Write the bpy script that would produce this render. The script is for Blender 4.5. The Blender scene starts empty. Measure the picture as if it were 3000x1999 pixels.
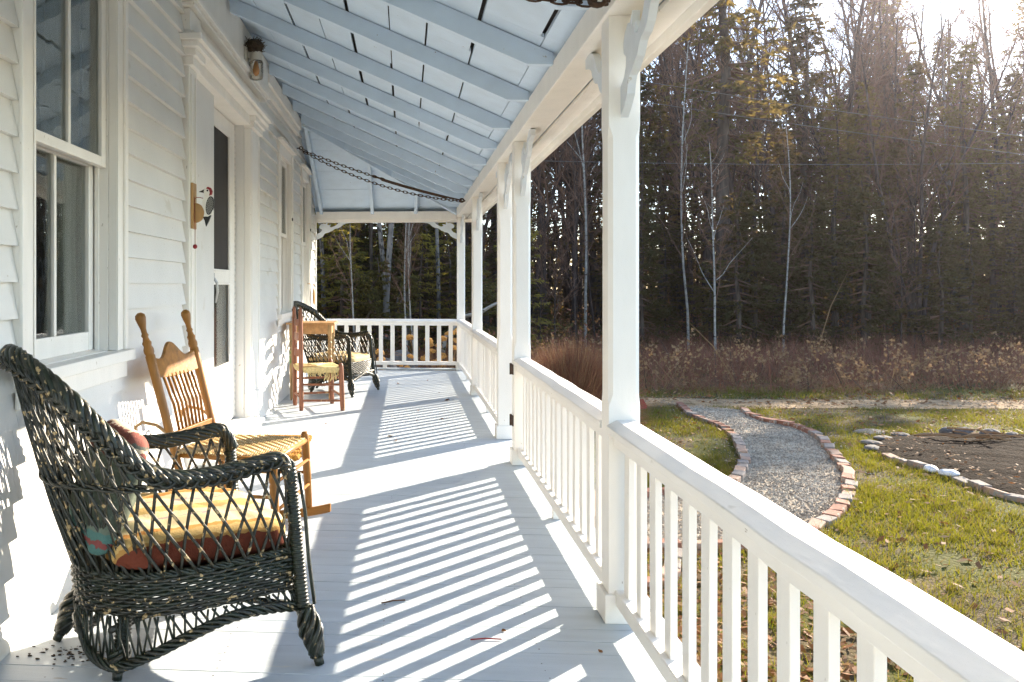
import bpy, math, random
import numpy as np
from mathutils import Vector, Matrix

# ------------------------------------------------------------------ camera, sky, sun, exposure
S = bpy.context.scene
COL = S.collection
TH = math.atan(175 / 2450.0)
cam = bpy.data.cameras.new("camera")
cam.sensor_width = 36.0
cam.lens = 36.0 * 2450 / 3000
cam.shift_x = (1500 - 1015) / 3000.0
cam.shift_y = -(999.5 - 836) / 3000.0
cam.clip_start = 0.05
cam.clip_end = 2000
camo = bpy.data.objects.new("camera", cam)
COL.objects.link(camo)
camo.location = (0, 0, 1.25)
camo.rotation_euler = (math.radians(90), 0, TH)
S.camera = camo

SUN_AZ, SUN_EL = math.radians(43.5), math.radians(22.8)
W = bpy.data.worlds.new("World")
S.world = W
W.use_nodes = True
nt = W.node_tree
nt.nodes.clear()
sky = nt.nodes.new('ShaderNodeTexSky')
sky.sky_type = 'NISHITA'
sky.sun_disc = False
sky.sun_elevation = SUN_EL
sky.sun_rotation = SUN_AZ
sky.altitude = 100
sky.air_density = 0.9
sky.dust_density = 0.3
sky.ozone_density = 1.0
bg = nt.nodes.new('ShaderNodeBackground')
bg.inputs['Strength'].default_value = 0.15
wo = nt.nodes.new('ShaderNodeOutputWorld')
nt.links.new(sky.outputs['Color'], bg.inputs['Color'])
nt.links.new(bg.outputs['Background'], wo.inputs['Surface'])

sun = bpy.data.lights.new("sun", 'SUN')
sun.energy = 4.7
sun.angle = math.radians(0.53)
sun.color = (1.0, 0.88, 0.71)
suno = bpy.data.objects.new("sun", sun)
COL.objects.link(suno)
sd = Vector((math.sin(SUN_AZ) * math.cos(SUN_EL), math.cos(SUN_AZ) * math.cos(SUN_EL), math.sin(SUN_EL)))
suno.rotation_euler = sd.to_track_quat('Z', 'Y').to_euler()
suno.location = sd * 80

S.view_settings.view_transform = 'Standard'
S.view_settings.look = 'None'
S.view_settings.exposure = 2.1
S.view_settings.gamma = 1.0
try:
    S.cycles.use_denoising = True
    S.cycles.denoiser = 'OPENIMAGEDENOISE'
    S.cycles.denoising_input_passes = 'RGB_ALBEDO_NORMAL'
    S.cycles.denoising_prefilter = 'NONE'
    S.cycles.denoising_quality = 'HIGH'
except Exception:
    pass
S.cycles.max_bounces = 8
S.cycles.diffuse_bounces = 4
S.cycles.volume_bounces = 0
S.cycles.transparent_max_bounces = 12
S.cycles.sample_clamp_indirect = 6.0
S.cycles.caustics_reflective = False
S.cycles.caustics_refractive = False

rnd = random.Random(7)
R = math.radians


# ------------------------------------------------------------------ material helper
def mat(name, base, rough=0.55, var=0.08, scale=14, stretch=(1, 1, 1), bump=0.0, bscale=60, spots=None,
        spots2=None, spec=0.4, metal=0.0, trans=0.0, tcol=None, bdist=0.004, coord='Object'):
    m = bpy.data.materials.new(name)
    m.use_nodes = True
    t = m.node_tree
    n = t.nodes
    L = t.links
    b = n['Principled BSDF']
    tc = n.new('ShaderNodeTexCoord')
    mp = n.new('ShaderNodeMapping')
    mp.inputs['Scale'].default_value = stretch
    L.new(tc.outputs[coord], mp.inputs['Vector'])

    def noise(sc, det=5):
        x = n.new('ShaderNodeTexNoise')
        x.inputs['Scale'].default_value = sc
        x.inputs['Detail'].default_value = det
        L.new(mp.outputs['Vector'], x.inputs['Vector'])
        return x

    def mix(fac, a, c):
        x = n.new('ShaderNodeMix')
        x.data_type = 'RGBA'
        L.new(fac, x.inputs[0])
        for v, k in ((a, 6), (c, 7)):
            if isinstance(v, tuple):
                x.inputs[k].default_value = (*v[:3], 1)
            else:
                L.new(v, x.inputs[k])
        return x.outputs[2]

    nz = noise(scale)
    rp = n.new('ShaderNodeValToRGB')
    rp.color_ramp.elements[0].position = 0.3
    rp.color_ramp.elements[1].position = 0.7
    L.new(nz.outputs['Fac'], rp.inputs['Fac'])
    lo = tuple(max(0, c * (1 - var)) for c in base)
    hi = tuple(min(1, c * (1 + var)) for c in base)
    col = mix(rp.outputs['Color'], lo, hi)
    for s in (spots, spots2):
        if s:
            c2, sc, th = s
            nz2 = noise(sc, 3)
            r2 = n.new('ShaderNodeValToRGB')
            r2.color_ramp.elements[0].position = th
            r2.color_ramp.elements[1].position = min(1, th + 0.04)
            L.new(nz2.outputs['Fac'], r2.inputs['Fac'])
            col = mix(r2.outputs['Color'], col, c2)
    L.new(col, b.inputs['Base Color'])
    b.inputs['Roughness'].default_value = rough
    b.inputs['Specular IOR Level'].default_value = spec
    b.inputs['Metallic'].default_value = metal
    if bump:
        nb = noise(bscale, 4)
        bp = n.new('ShaderNodeBump')
        bp.inputs['Strength'].default_value = bump
        bp.inputs['Distance'].default_value = bdist
        L.new(nb.outputs['Fac'], bp.inputs['Height'])
        L.new(bp.outputs['Normal'], b.inputs['Normal'])
    if trans:
        tr = n.new('ShaderNodeBsdfTranslucent')
        tr.inputs['Color'].default_value = (*(tcol or base), 1)
        mx = n.new('ShaderNodeMixShader')
        mx.inputs[0].default_value = trans
        L.new(b.outputs[0], mx.inputs[1])
        L.new(tr.outputs[0], mx.inputs[2])
        L.new(mx.outputs[0], n['Material Output'].inputs['Surface'])
    m.diffuse_color = (*base, 1)
    return m


def stripes(name, axis_expr, cols, rough=0.9, bump=0.6, bscale=180):
    """woven cloth: hard colour stops along  a*x+b*y+c*z+d  in object space"""
    m = mat(name, (0.5, 0.5, 0.5), rough=rough, bump=bump, bscale=bscale, bdist=0.003, spec=0.1)
    t = m.node_tree
    n = t.nodes
    L = t.links
    tc = n.new('ShaderNodeTexCoord')
    vm = n.new('ShaderNodeVectorMath')
    vm.operation = 'DOT_PRODUCT'
    vm.inputs[1].default_value = axis_expr[:3]
    L.new(tc.outputs['Object'], vm.inputs[0])
    nz = n.new('ShaderNodeTexNoise')
    nz.inputs['Scale'].default_value = 40
    L.new(tc.outputs['Object'], nz.inputs['Vector'])
    ma = n.new('ShaderNodeMath')
    ma.operation = 'MULTIPLY_ADD'
    ma.inputs[1].default_value = 0.03
    L.new(nz.outputs['Fac'], ma.inputs[0])
    ad = n.new('ShaderNodeMath')
    ad.operation = 'ADD'
    ad.inputs[1].default_value = axis_expr[3] - 0.015
    L.new(vm.outputs['Value'], ad.inputs[0])
    L.new(ad.outputs[0], ma.inputs[2])
    rp = n.new('ShaderNodeValToRGB')
    rp.color_ramp.interpolation = 'CONSTANT'
    e = rp.color_ramp.elements
    while len(e) < len(cols):
        e.new(0.5)
    for k, (p, c) in enumerate(cols):
        e[k].position = p
        e[k].color = (*c, 1)
    L.new(ma.outputs[0], rp.inputs['Fac'])
    L.new(rp.outputs['Color'], n['Principled BSDF'].inputs['Base Color'])
    return m


M = {}
M['white'] = mat('white_paint', (0.70, 0.685, 0.655), rough=0.45, var=0.05, scale=2.6, bump=0.35, bscale=55, bdist=0.0025,
                 spots=((0.45, 0.39, 0.30), 34, 0.72), spots2=((0.63, 0.60, 0.54), 3.1, 0.66))
M['trim'] = mat('trim_paint', (0.82, 0.785, 0.73), rough=0.4, var=0.035, scale=9, stretch=(1, 1, 0.35), bump=0.4,
                bscale=55, bdist=0.0025, spots=((0.42, 0.36, 0.28), 70, 0.72))
M['ceil'] = mat('pale_blue_ceiling_paint', (0.53, 0.645, 0.775), rough=0.55, var=0.05, scale=7, stretch=(1, 1, 1),
                bump=0.3, bscale=30, bdist=0.003, spots=((0.25, 0.24, 0.22), 26, 0.74))
M['floor'] = mat('grey_floor_paint', (0.47, 0.515, 0.55), rough=0.42, var=0.085, scale=5, stretch=(0.4, 3, 1), bump=0.3,
                 bscale=30, bdist=0.002, spots=((0.30, 0.26, 0.20), 19, 0.715), spots2=((0.56, 0.56, 0.53), 9, 0.68))
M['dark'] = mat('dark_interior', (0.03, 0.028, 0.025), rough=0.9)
M['deck'] = mat('dark_roof_deck', (0.045, 0.04, 0.036), rough=0.9, var=0.3)
M['shingle'] = mat('roof_shingle', (0.09, 0.085, 0.08), rough=0.9, var=0.3, scale=40, bump=0.5)
M['curtain'] = mat('curtain_cloth', (0.50, 0.49, 0.44), rough=0.95, var=0.08, trans=0.4, spec=0.1)
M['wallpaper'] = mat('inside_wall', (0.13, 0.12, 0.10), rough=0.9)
M['screen'] = mat('screen_mesh', (0.035, 0.03, 0.028), rough=0.8, var=0.2, scale=3)
M['metal'] = mat('dull_metal', (0.42, 0.42, 0.42), rough=0.35, metal=0.9)
M['rust'] = mat('rusty_iron', (0.075, 0.045, 0.03), rough=0.8, var=0.5, scale=40, bump=0.6, metal=0.3)
M['concrete'] = mat('painted_step', (0.55, 0.56, 0.55), rough=0.6, var=0.08, bump=0.3)
M['wicker'] = mat('black_green_wicker', (0.013, 0.018, 0.010), rough=0.36, var=0.5, scale=30, bump=0.4, bscale=120,
                  spots=((0.36, 0.25, 0.12), 60, 0.67), spec=0.45)
M['wicker2'] = mat('worn_wicker', (0.02, 0.02, 0.013), rough=0.42, var=0.5, scale=30, bump=0.4, bscale=120,
                   spots=((0.38, 0.27, 0.13), 48, 0.61), spec=0.45)
M['greenw'] = mat('green_worn_wicker', (0.02, 0.04, 0.012), rough=0.4, var=0.5, scale=30,
                  spots=((0.32, 0.23, 0.1), 34, 0.64))
M['oak'] = mat('honey_oak', (0.27, 0.118, 0.024), spec=0.25, rough=0.36, var=0.32, scale=26, stretch=(1, 1, 0.12), bump=0.2,
               bscale=90)
M['oakx'] = mat('honey_oak_side', (0.27, 0.118, 0.025), spec=0.25, rough=0.36, var=0.3, scale=26, stretch=(0.12, 1, 1), bump=0.2)
M['redwood'] = mat('worn_red_wood', (0.23, 0.085, 0.04), rough=0.5, var=0.4, scale=30, stretch=(1, 1, 0.15), bump=0.3,
                   spots=((0.38, 0.22, 0.1), 22, 0.64))
M['pine'] = mat('pale_worn_wood', (0.42, 0.23, 0.09), rough=0.45, var=0.25, scale=24, stretch=(1, 0.15, 1), bump=0.2)
M['tableleg'] = mat('leg_with_green_paint', (0.36, 0.23, 0.1), rough=0.5, var=0.25, scale=24, stretch=(1, 1, 0.3),
                    spots=((0.05, 0.2, 0.04), 9, 0.58))
M['cane'] = mat('woven_cane', (0.5, 0.33, 0.14), rough=0.5, var=0.25, scale=50, bump=0.4)
M['rush'] = mat('pale_rush', (0.60, 0.47, 0.22), rough=0.75, var=0.2, scale=60, stretch=(1, 0.2, 1), bump=0.5)
M['jute'] = mat('orange_coir', (0.42, 0.19, 0.03), rough=0.95, var=0.4, scale=60, bump=0.9, bscale=160, bdist=0.008)
M['brick'] = mat('worn_brick', (0.25, 0.12, 0.08), rough=0.85, var=0.25, scale=12, bump=0.6, bscale=60,
                 spots=((0.38, 0.31, 0.25), 14, 0.6), spec=0.1)
M['brick2'] = mat('pale_brick', (0.32, 0.215, 0.155), rough=0.85, var=0.25, scale=12, bump=0.6, bscale=60,
                  spots=((0.26, 0.25, 0.22), 12, 0.6), spec=0.1)
M['brick3'] = mat('grey_brick', (0.22, 0.19, 0.165), rough=0.85, var=0.25, scale=12, bump=0.6, bscale=60,
                  spots=((0.34, 0.2, 0.14), 12, 0.62), spec=0.1)
M['stone'] = mat('grey_stone', (0.30, 0.28, 0.26), rough=0.85, var=0.3, scale=9, bump=0.6, bscale=30)
M['whitestone'] = mat('white_stone', (0.55, 0.55, 0.56), rough=0.6, var=0.1, scale=12, bump=0.3)
M['soil'] = mat('dark_soil', (0.019, 0.011, 0.006), rough=1.0, spec=0.05, var=0.6, scale=18, bump=1.0, bscale=40, bdist=0.03)
M['ground'] = mat('earth_and_litter', (0.085, 0.062, 0.03), rough=0.95, var=0.5, scale=3, bump=0.8, bscale=30, bdist=0.03,
                  spots=((0.07, 0.068, 0.012), 1.3, 0.48), spec=0.1)
M['drive'] = mat('sandy_drive', (0.33, 0.225, 0.125), rough=0.95, var=0.3, scale=6, bump=0.8, bscale=50, bdist=0.02,
                 spots=((0.2, 0.13, 0.06), 2.2, 0.58), spec=0.1)
M['gravel'] = mat('gravel_base', (0.29, 0.235, 0.17), rough=0.9, var=0.35, scale=30, bump=0.9, bscale=45, bdist=0.03, spec=0.1)
M['stoneA'] = mat('gravel_stone', (0.40, 0.345, 0.265), rough=0.85, var=0.3, scale=4, spec=0.1)
M['stoneB'] = mat('dark_gravel_stone', (0.24, 0.195, 0.145), rough=0.85, var=0.3, scale=4, spec=0.1)
M['grassA'] = mat('grass_green', (0.085, 0.098, 0.006), rough=0.6, var=0.25, scale=1.2, trans=0.4, tcol=(0.21, 0.2, 0.01), spec=0.25)
M['grassB'] = mat('grass_olive', (0.12, 0.108, 0.014), rough=0.6, var=0.25, scale=1.2, trans=0.4, tcol=(0.24, 0.2, 0.025), spec=0.25)
M['straw'] = mat('grass_straw', (0.22, 0.155, 0.055), rough=0.7, var=0.25, scale=1.2, trans=0.35, spec=0.2)
M['leaf'] = mat('dead_leaf', (0.19, 0.085, 0.032), rough=0.7, var=0.4, scale=6, trans=0.25, spec=0.1)
M['leafB'] = mat('pale_dead_leaf', (0.32, 0.2, 0.1), rough=0.7, var=0.3, scale=6, trans=0.25, spec=0.1)
M['leafR'] = mat('red_leaf', (0.3, 0.02, 0.015), rough=0.6, trans=0.3)
M['bark'] = mat('dark_bark', (0.075, 0.058, 0.046), rough=0.95, var=0.4, scale=8, stretch=(1, 1, 0.25), bump=0.8, bscale=14, bdist=0.02, spec=0.1)
M['barkM'] = mat('grey_brown_bark', (0.065, 0.048, 0.042), rough=0.95, var=0.45, scale=8, stretch=(1, 1, 0.25), bump=0.8,
                 bscale=14, bdist=0.02, spots=((0.11, 0.095, 0.085), 5, 0.64), spec=0.1)
M['birch'] = mat('pale_birch_bark', (0.27, 0.25, 0.22), rough=0.8, var=0.3, scale=5, stretch=(1, 1, 2), spots=((0.07, 0.06, 0.05), 9, 0.6))
M['twig'] = mat('bare_twigs', (0.15, 0.085, 0.058), rough=0.9, var=0.3, scale=2, spec=0.1)
M['needle'] = mat('dark_needles', (0.032, 0.038, 0.012), rough=0.7, var=0.4, scale=1.3, trans=0.4, tcol=(0.21, 0.13, 0.035), spec=0.2)
M['needleB'] = mat('olive_needles', (0.06, 0.06, 0.016), rough=0.7, var=0.4, scale=1.3, trans=0.42, tcol=(0.23, 0.155, 0.04), spec=0.2)
M['shrub'] = mat('red_brown_stems', (0.2, 0.088, 0.056), rough=0.8, var=0.35, scale=1.5, trans=0.1, spec=0.1)
M['weed'] = mat('tan_weeds', (0.27, 0.165, 0.085), rough=0.8, var=0.35, scale=1.5, trans=0.3, spec=0.1)
M['hyd'] = mat('dried_hydrangea', (0.5, 0.3, 0.1), rough=0.8, var=0.3, scale=8, trans=0.35, tcol=(0.6, 0.33, 0.08))
M['wire'] = mat('utility_wire', (0.12, 0.11, 0.1), rough=0.5)
M['black'] = mat('black_paint', (0.012, 0.012, 0.012), rough=0.4)
M['red'] = mat('dark_red_paint', (0.25, 0.012, 0.015), rough=0.4)
M['birdwhite'] = mat('white_bird_paint', (0.8, 0.78, 0.72), rough=0.4)
M['plainwood'] = mat('pale_varnished_wood', (0.38, 0.22, 0.085), rough=0.4, var=0.2, scale=30, stretch=(1, 1, 0.15))
M['nest'] = mat('mud_and_straw', (0.05, 0.035, 0.022), rough=0.95, var=0.5, scale=40, bump=1.0)
M['amber'] = mat('amber_bulb', (0.6, 0.25, 0.03), rough=0.2)
M['greybulb'] = mat('white_socket', (0.6, 0.58, 0.52), rough=0.5)
M['cream'] = mat('cream_cushion', (0.66, 0.47, 0.24), rough=0.9, var=0.1, scale=20, bump=0.5, bscale=150, spec=0.1)
M['steps'] = mat('weathered_step_wood', (0.33, 0.19, 0.1), rough=0.8, var=0.3, scale=16, stretch=(1, 0.2, 1), bump=0.4)


def glassmat(name, tint=(0.9, 0.93, 0.92), f0=0.05, mul=1.0, wav=0.12):
    m = bpy.data.materials.new(name)
    m.use_nodes = True
    t = m.node_tree
    t.nodes.clear()
    o = t.nodes.new('ShaderNodeOutputMaterial')
    fr = t.nodes.new('ShaderNodeFresnel')
    fr.inputs['IOR'].default_value = 1.5
    mu = t.nodes.new('ShaderNodeMath')
    mu.operation = 'MULTIPLY_ADD'
    mu.inputs[1].default_value = mul
    mu.inputs[2].default_value = f0
    t.links.new(fr.outputs[0], mu.inputs[0])
    a = t.nodes.new('ShaderNodeBsdfTransparent')
    a.inputs[0].default_value = (*tint, 1)
    g = t.nodes.new('ShaderNodeBsdfGlossy')
    g.inputs['Roughness'].default_value = 0.0
    nz = t.nodes.new('ShaderNodeTexNoise')
    nz.inputs['Scale'].default_value = 3.0
    bp = t.nodes.new('ShaderNodeBump')
    bp.inputs['Strength'].default_value = wav
    bp.inputs['Distance'].default_value = 0.01
    t.links.new(nz.outputs['Fac'], bp.inputs['Height'])
    t.links.new(bp.outputs[0], g.inputs['Normal'])
    x = t.nodes.new('ShaderNodeMixShader')
    t.links.new(mu.outputs[0], x.inputs[0])
    t.links.new(a.outputs[0], x.inputs[1])
    t.links.new(g.outputs[0], x.inputs[2])
    t.links.new(x.outputs[0], o.inputs[0])
    return m


M['glass'] = glassmat('old_window_glass', f0=0.0, mul=0.7)
M['doorglass'] = glassmat('door_glass', f0=0.0, mul=0.55, wav=0.015)
M['jar'] = glassmat('lamp_jar_glass', tint=(0.85, 0.82, 0.75), f0=0.06, mul=0.8)


# ------------------------------------------------------------------ mesh builder and object helpers
class MB:
    def __init__(s):
        s.v, s.f, s.mi, s.n = [], [], [], 0

    def add(s, verts, faces, mi=0):
        verts = np.asarray(verts, dtype=np.float64).reshape(-1, 3)
        b = s.n
        s.v.append(verts)
        s.n += len(verts)
        for f in faces:
            s.f.append([i + b for i in f])
            s.mi.append(mi)
        return s

    def box(s, x0, x1, y0, y1, z0, z1, mi=0, rot=None, piv=None):
        v = np.array([[x, y, z] for z in (z0, z1) for y in (y0, y1) for x in (x0, x1)], float)
        if rot is not None:
            c = np.array(piv) if piv is not None else v.mean(0)
            v = (v - c) @ np.array(rot).T + c
        return s.add(v, [(0, 2, 3, 1), (4, 5, 7, 6), (0, 1, 5, 4), (2, 6, 7, 3), (0, 4, 6, 2), (1, 3, 7, 5)], mi)

    def tube(s, pts, rad, k=6, mi=0, cap=True, flat=None):
        P = np.asarray(pts, float)
        n = len(P)
        r = np.full(n, rad, float) if np.isscalar(rad) else np.asarray(rad, float)
        T = np.gradient(P, axis=0)
        T /= (np.linalg.norm(T, axis=1)[:, None] + 1e-12)
        a = np.array([0, 0, 1.0]) if abs(T[0][2]) < 0.9 else np.array([1.0, 0, 0])
        u = np.cross(T[0], a)
        u /= np.linalg.norm(u)
        V = []
        an = np.arange(k) * 2 * math.pi / k
        ca, sa = np.cos(an)[:, None], np.sin(an)[:, None]
        for i in range(n):
            u = u - T[i] * (u @ T[i])
            u /= (np.linalg.norm(u) + 1e-12)
            w = np.cross(T[i], u)
            V.append(P[i] + r[i] * (ca * u + sa * w))
        F = []
        for i in range(n - 1):
            for j in range(k):
                j2 = (j + 1) % k
                F.append((i * k + j, i * k + j2, (i + 1) * k + j2, (i + 1) * k + j))
        if cap:
            F.append(tuple(range(k))[::-1])
            F.append(tuple((n - 1) * k + j for j in range(k)))
        return s.add(np.concatenate(V), F, mi)

    def prism(s, prof, a0, a1, plane='XZ', mi=0):
        """2-D outline swept between a0 and a1 along the third axis"""
        n = len(prof)
        V = []
        for a in (a0, a1):
            for p, q in prof:
                V.append({'XZ': (p, a, q), 'YZ': (a, p, q), 'XY': (p, q, a)}[plane])
        F = [tuple(range(n)), tuple(range(n, 2 * n))[::-1]]
        for i in range(n):
            j = (i + 1) % n
            F.append((i, i + n, j + n, j))
        return s.add(V, F, mi)

    def lathe(s, prof, p0, p1, k=14, mi=0):
        """prof: (t along p0->p1 in 0..1, radius)"""
        p0, p1 = np.array(p0, float), np.array(p1, float)
        pts = [p0 + (p1 - p0) * t for t, _ in prof]
        return s.tube_frame(pts, [r for _, r in prof], p1 - p0, k, mi)

    def tube_frame(s, pts, rad, d, k, mi=0):
        d = d / np.linalg.norm(d)
        a = np.array([0, 0, 1.0]) if abs(d[2]) < 0.9 else np.array([1.0, 0, 0])
        u = np.cross(d, a)
        u /= np.linalg.norm(u)
        w = np.cross(d, u)
        an = np.arange(k) * 2 * math.pi / k
        V = [np.array(p) + r * (np.cos(an)[:, None] * u + np.sin(an)[:, None] * w) for p, r in zip(pts, rad)]
        n = len(pts)
        F = []
        for i in range(n - 1):
            for j in range(k):
                j2 = (j + 1) % k
                F.append((i * k + j, i * k + j2, (i + 1) * k + j2, (i + 1) * k + j))
        F.append(tuple(range(k))[::-1])
        F.append(tuple((n - 1) * k + j for j in range(k)))
        return s.add(np.concatenate(V), F, mi)

    def grid(s, fn, nu, nv, mi=0, closed=False):
        V = [fn(i / (nu if closed else nu - 1), j / (nv - 1)) for j in range(nv) for i in range(nu)]
        F = []
        for j in range(nv - 1):
            for i in range(nu if closed else nu - 1):
                i2 = (i + 1) % nu
                F.append((j * nu + i, j * nu + i2, (j + 1) * nu + i2, (j + 1) * nu + i))
        return s.add(V, F, mi)

    def ball(s, c, r, k=10, mi=0, sq=(1, 1, 1), jit=0, rg=None):
        c = np.array(c, float)
        rg = rg or rnd
        V, F = [], []
        nv = max(4, k // 2 + 1)
        for j in range(nv):
            ph = math.pi * j / (nv - 1)
            for i in range(k):
                t = 2 * math.pi * i / k
                q = np.array([math.sin(ph) * math.cos(t) * sq[0], math.sin(ph) * math.sin(t) * sq[1], math.cos(ph) * sq[2]])
                V.append(c + r * q * (1 + (rg.uniform(-jit, jit) if 0 < j < nv - 1 else 0)))
        for j in range(nv - 1):
            for i in range(k):
                F.append((j * k + i, j * k + (i + 1) % k, (j + 1) * k + (i + 1) % k, (j + 1) * k + i))
        return s.add(V, F, mi)

    def build(s, name, mats, parent=None, smooth=False, bevel=0.0):
        if not isinstance(mats, (list, tuple)):
            mats = [mats]
        me = bpy.data.meshes.new(name)
        V = np.concatenate(s.v) if s.v else np.zeros((0, 3))
        me.from_pydata(V.tolist(), [], s.f)
        for m in mats:
            me.materials.append(m)
        if any(s.mi):
            me.polygons.foreach_set('material_index', s.mi)
        if smooth:
            me.polygons.foreach_set('use_smooth', [True] * len(me.polygons))
        me.update()
        return place(name, me, parent, bevel)


def place(name, me, parent=None, bevel=0.0):
    o = bpy.data.objects.new(name, me)
    COL.objects.link(o)
    if parent:
        o.parent = parent
    if bevel:
        b = o.modifiers.new('bevel', 'BEVEL')
        b.width = bevel
        b.segments = 2
        b.limit_method = 'ANGLE'
        b.angle_limit = R(40)
    return o


def bulk(name, V, nper, mats, mi=None, parent=None):
    """many loose n-gons at once: V is (count*nper, 3)"""
    V = np.asarray(V, dtype=np.float32)
    nf = len(V) // nper
    me = bpy.data.meshes.new(name)
    me.vertices.add(len(V))
    me.vertices.foreach_set('co', V.ravel())
    me.loops.add(len(V))
    me.loops.foreach_set('vertex_index', np.arange(len(V), dtype=np.int32))
    me.polygons.add(nf)
    me.polygons.foreach_set('loop_start', np.arange(nf, dtype=np.int32) * nper)
    me.polygons.foreach_set('loop_total', np.full(nf, nper, dtype=np.int32))
    for m in (mats if isinstance(mats, (list, tuple)) else [mats]):
        me.materials.append(m)
    if mi is not None:
        me.polygons.foreach_set('material_index', np.asarray(mi, dtype=np.int32))
    me.update(calc_edges=True)
    return place(name, me, parent)


def tag(o, label, cat, group=None, kind=None):
    o['label'] = label
    o['category'] = cat
    if group:
        o['group'] = group
    if kind:
        o['kind'] = kind
    return o


def thing(name, label, cat, loc=(0, 0, 0), rz=0.0, group=None):
    o = bpy.data.objects.new(name, None)
    o.empty_display_size = 0.1
    COL.objects.link(o)
    o.location = loc
    o.rotation_euler = (0, 0, rz)
    return tag(o, label, cat, group)


def struct(o):
    o['kind'] = 'structure'
    return o


def dup(root, loc, rz=0.0, label=None, group=None, scale=None):
    r = root.copy()
    COL.objects.link(r)
    r.location = loc
    r.rotation_euler = (0, 0, rz)
    if scale:
        r.scale = (scale, scale, scale) if not isinstance(scale, tuple) else scale
    if label:
        r['label'] = label
    if group:
        r['group'] = group
    for ch in list(root.children):
        c = ch.copy()
        COL.objects.link(c)
        c.parent = r
        for g in list(ch.children):
            d = g.copy()
            COL.objects.link(d)
            d.parent = c
    return r


def spline(ctrl, n):
    """Catmull-Rom through control points"""
    C = np.asarray(ctrl, float)
    C = np.vstack([2 * C[0] - C[1], C, 2 * C[-1] - C[-2]])
    m = len(C) - 3
    out = []
    for t in np.linspace(0, m, n):
        i = min(int(t), m - 1)
        f = t - i
        a, b, c, d = C[i], C[i + 1], C[i + 2], C[i + 3]
        out.append(0.5 * (2 * b + (c - a) * f + (2 * a - 5 * b + 4 * c - d) * f * f + (3 * b - a - 3 * c + d) * f ** 3))
    return np.array(out)


# ------------------------------------------------------------------ porch floor
GZ = -0.60           # lawn level
b = MB()
y = -3.0
while y < 12.30:
    w = 0.105
    g = rnd.choice([0.0008, 0.001, 0.002, 0.0042]) + rnd.random() * 0.0008
    zt = rnd.uniform(-0.0008, 0.0008)
    b.box(-1.42, 0.965 + rnd.uniform(-0.006, 0.006), y + g / 2, min(y + w - g / 2, 12.33), -0.03 + zt, zt)
    for xn in (-1.15, -0.62, -0.08, 0.45, 0.86):
        for dyn in (0.025, 0.08):
            if rnd.random() < 0.7 and y < 7:
                xx, yn, rr = xn + rnd.uniform(-0.008, 0.008), y + dyn + rnd.uniform(-0.006, 0.006), rnd.uniform(0.0022, 0.0036)
                b.add([(xx + rr * math.cos(q), yn + rr * math.sin(q), 0.0013) for q in np.linspace(0, 5.2, 6)], [tuple(range(6))], 1)
    y += w
fl = struct(b.build('porch_floor', [M['floor'], M['rust']]))
b = MB()
b.box(0.925, 0.95, -3.0, 12.46, GZ - 0.1, -0.034)
b.box(-1.40, 0.95, 12.44, 12.465, GZ - 0.1, -0.034)
b.box(-1.40, 0.92, -3, 12.4, -0.07, -0.036, 1)
struct(b.build('porch_skirt', [M['trim'], M['dark']]))

# ------------------------------------------------------------------ farmhouse
HX = -1.365
house = thing('farmhouse', 'white clapboard farmhouse wall along the left side of the porch', 'house', (HX, 4, 0))
house.location = (0, 0, 0)
WIN = [(2.94, 3.80), (8.86, 9.68), (10.80, 11.54)]
Z0, Z1 = 0.945, 2.66
DO0, DO1 = 5.985, 7.055      # door leaf
PL0, PL1 = 5.03, 7.56      # outer edges of the door surround
b = MB()
COURSE = 0.1265


def clap(y0, y1, z0, z1):
    z = -0.005
    k = 0
    while z < z1:
        za, zb = max(z, z0), min(z + COURSE, z1)
        if zb - za > 0.004:
            # board butt joints here and there
            cuts = [y0]
            yy = y0 + rnd.uniform(0.8, 3.5)
            while yy < y1 - 0.3:
                cuts.append(yy)
                yy += rnd.uniform(2.0, 3.8)
            cuts.append(y1)
            for a, c in zip(cuts[:-1], cuts[1:]):
                e = rnd.uniform(-0.0012, 0.0012)
                xb = HX + 0.022 + e
                t = (zb - z) / COURSE
                xt = HX + 0.022 + e - 0.026 * t
                b0 = HX + 0.022 + e - 0.026 * (za - z) / COURSE
                b.add([(b0, a, za), (b0, c - 0.0012, za), (xt, c - 0.0012, zb), (xt, a, zb),
                       (HX - 0.02, a, za), (HX - 0.02, c - 0.0012, za), (HX - 0.02, c - 0.0012, zb), (HX - 0.02, a, zb)],
                      [(0, 1, 2, 3), (0, 4, 5, 1), (1, 5, 6, 2), (0, 3, 7, 4), (3, 2, 6, 7)])
        z += COURSE


segs = []
cw = 0.12
edges = [-3.0]
for (a, c) in WIN[:1]:
    segs.append((edges[-1], a - cw)); edges.append(c + cw)
segs.append((edges[-1], PL0))
segs.append((PL1, WIN[1][0] - cw))
segs.append((WIN[1][1] + cw, WIN[2][0] - cw))
segs.append((WIN[2][1] + cw, 12.36))
for a, c in segs:
    clap(a, c, 0, 3.6)
for a, c in WIN:
    clap(a - cw, c + cw, 0, Z0 - 0.05)
    clap(a - cw, c + cw, Z1 + 0.14, 3.6)
clap(PL0, PL1, 3.0, 3.6)
wall = b.build('wall', M['white'], house)
# body of the house behind the boards (open at windows and door)
b = MB()
XB = HX - 0.022


def sheath(y0, y1, z0, z1):
    b.box(XB - 0.10, XB, y0, y1, z0, z1)


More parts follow.
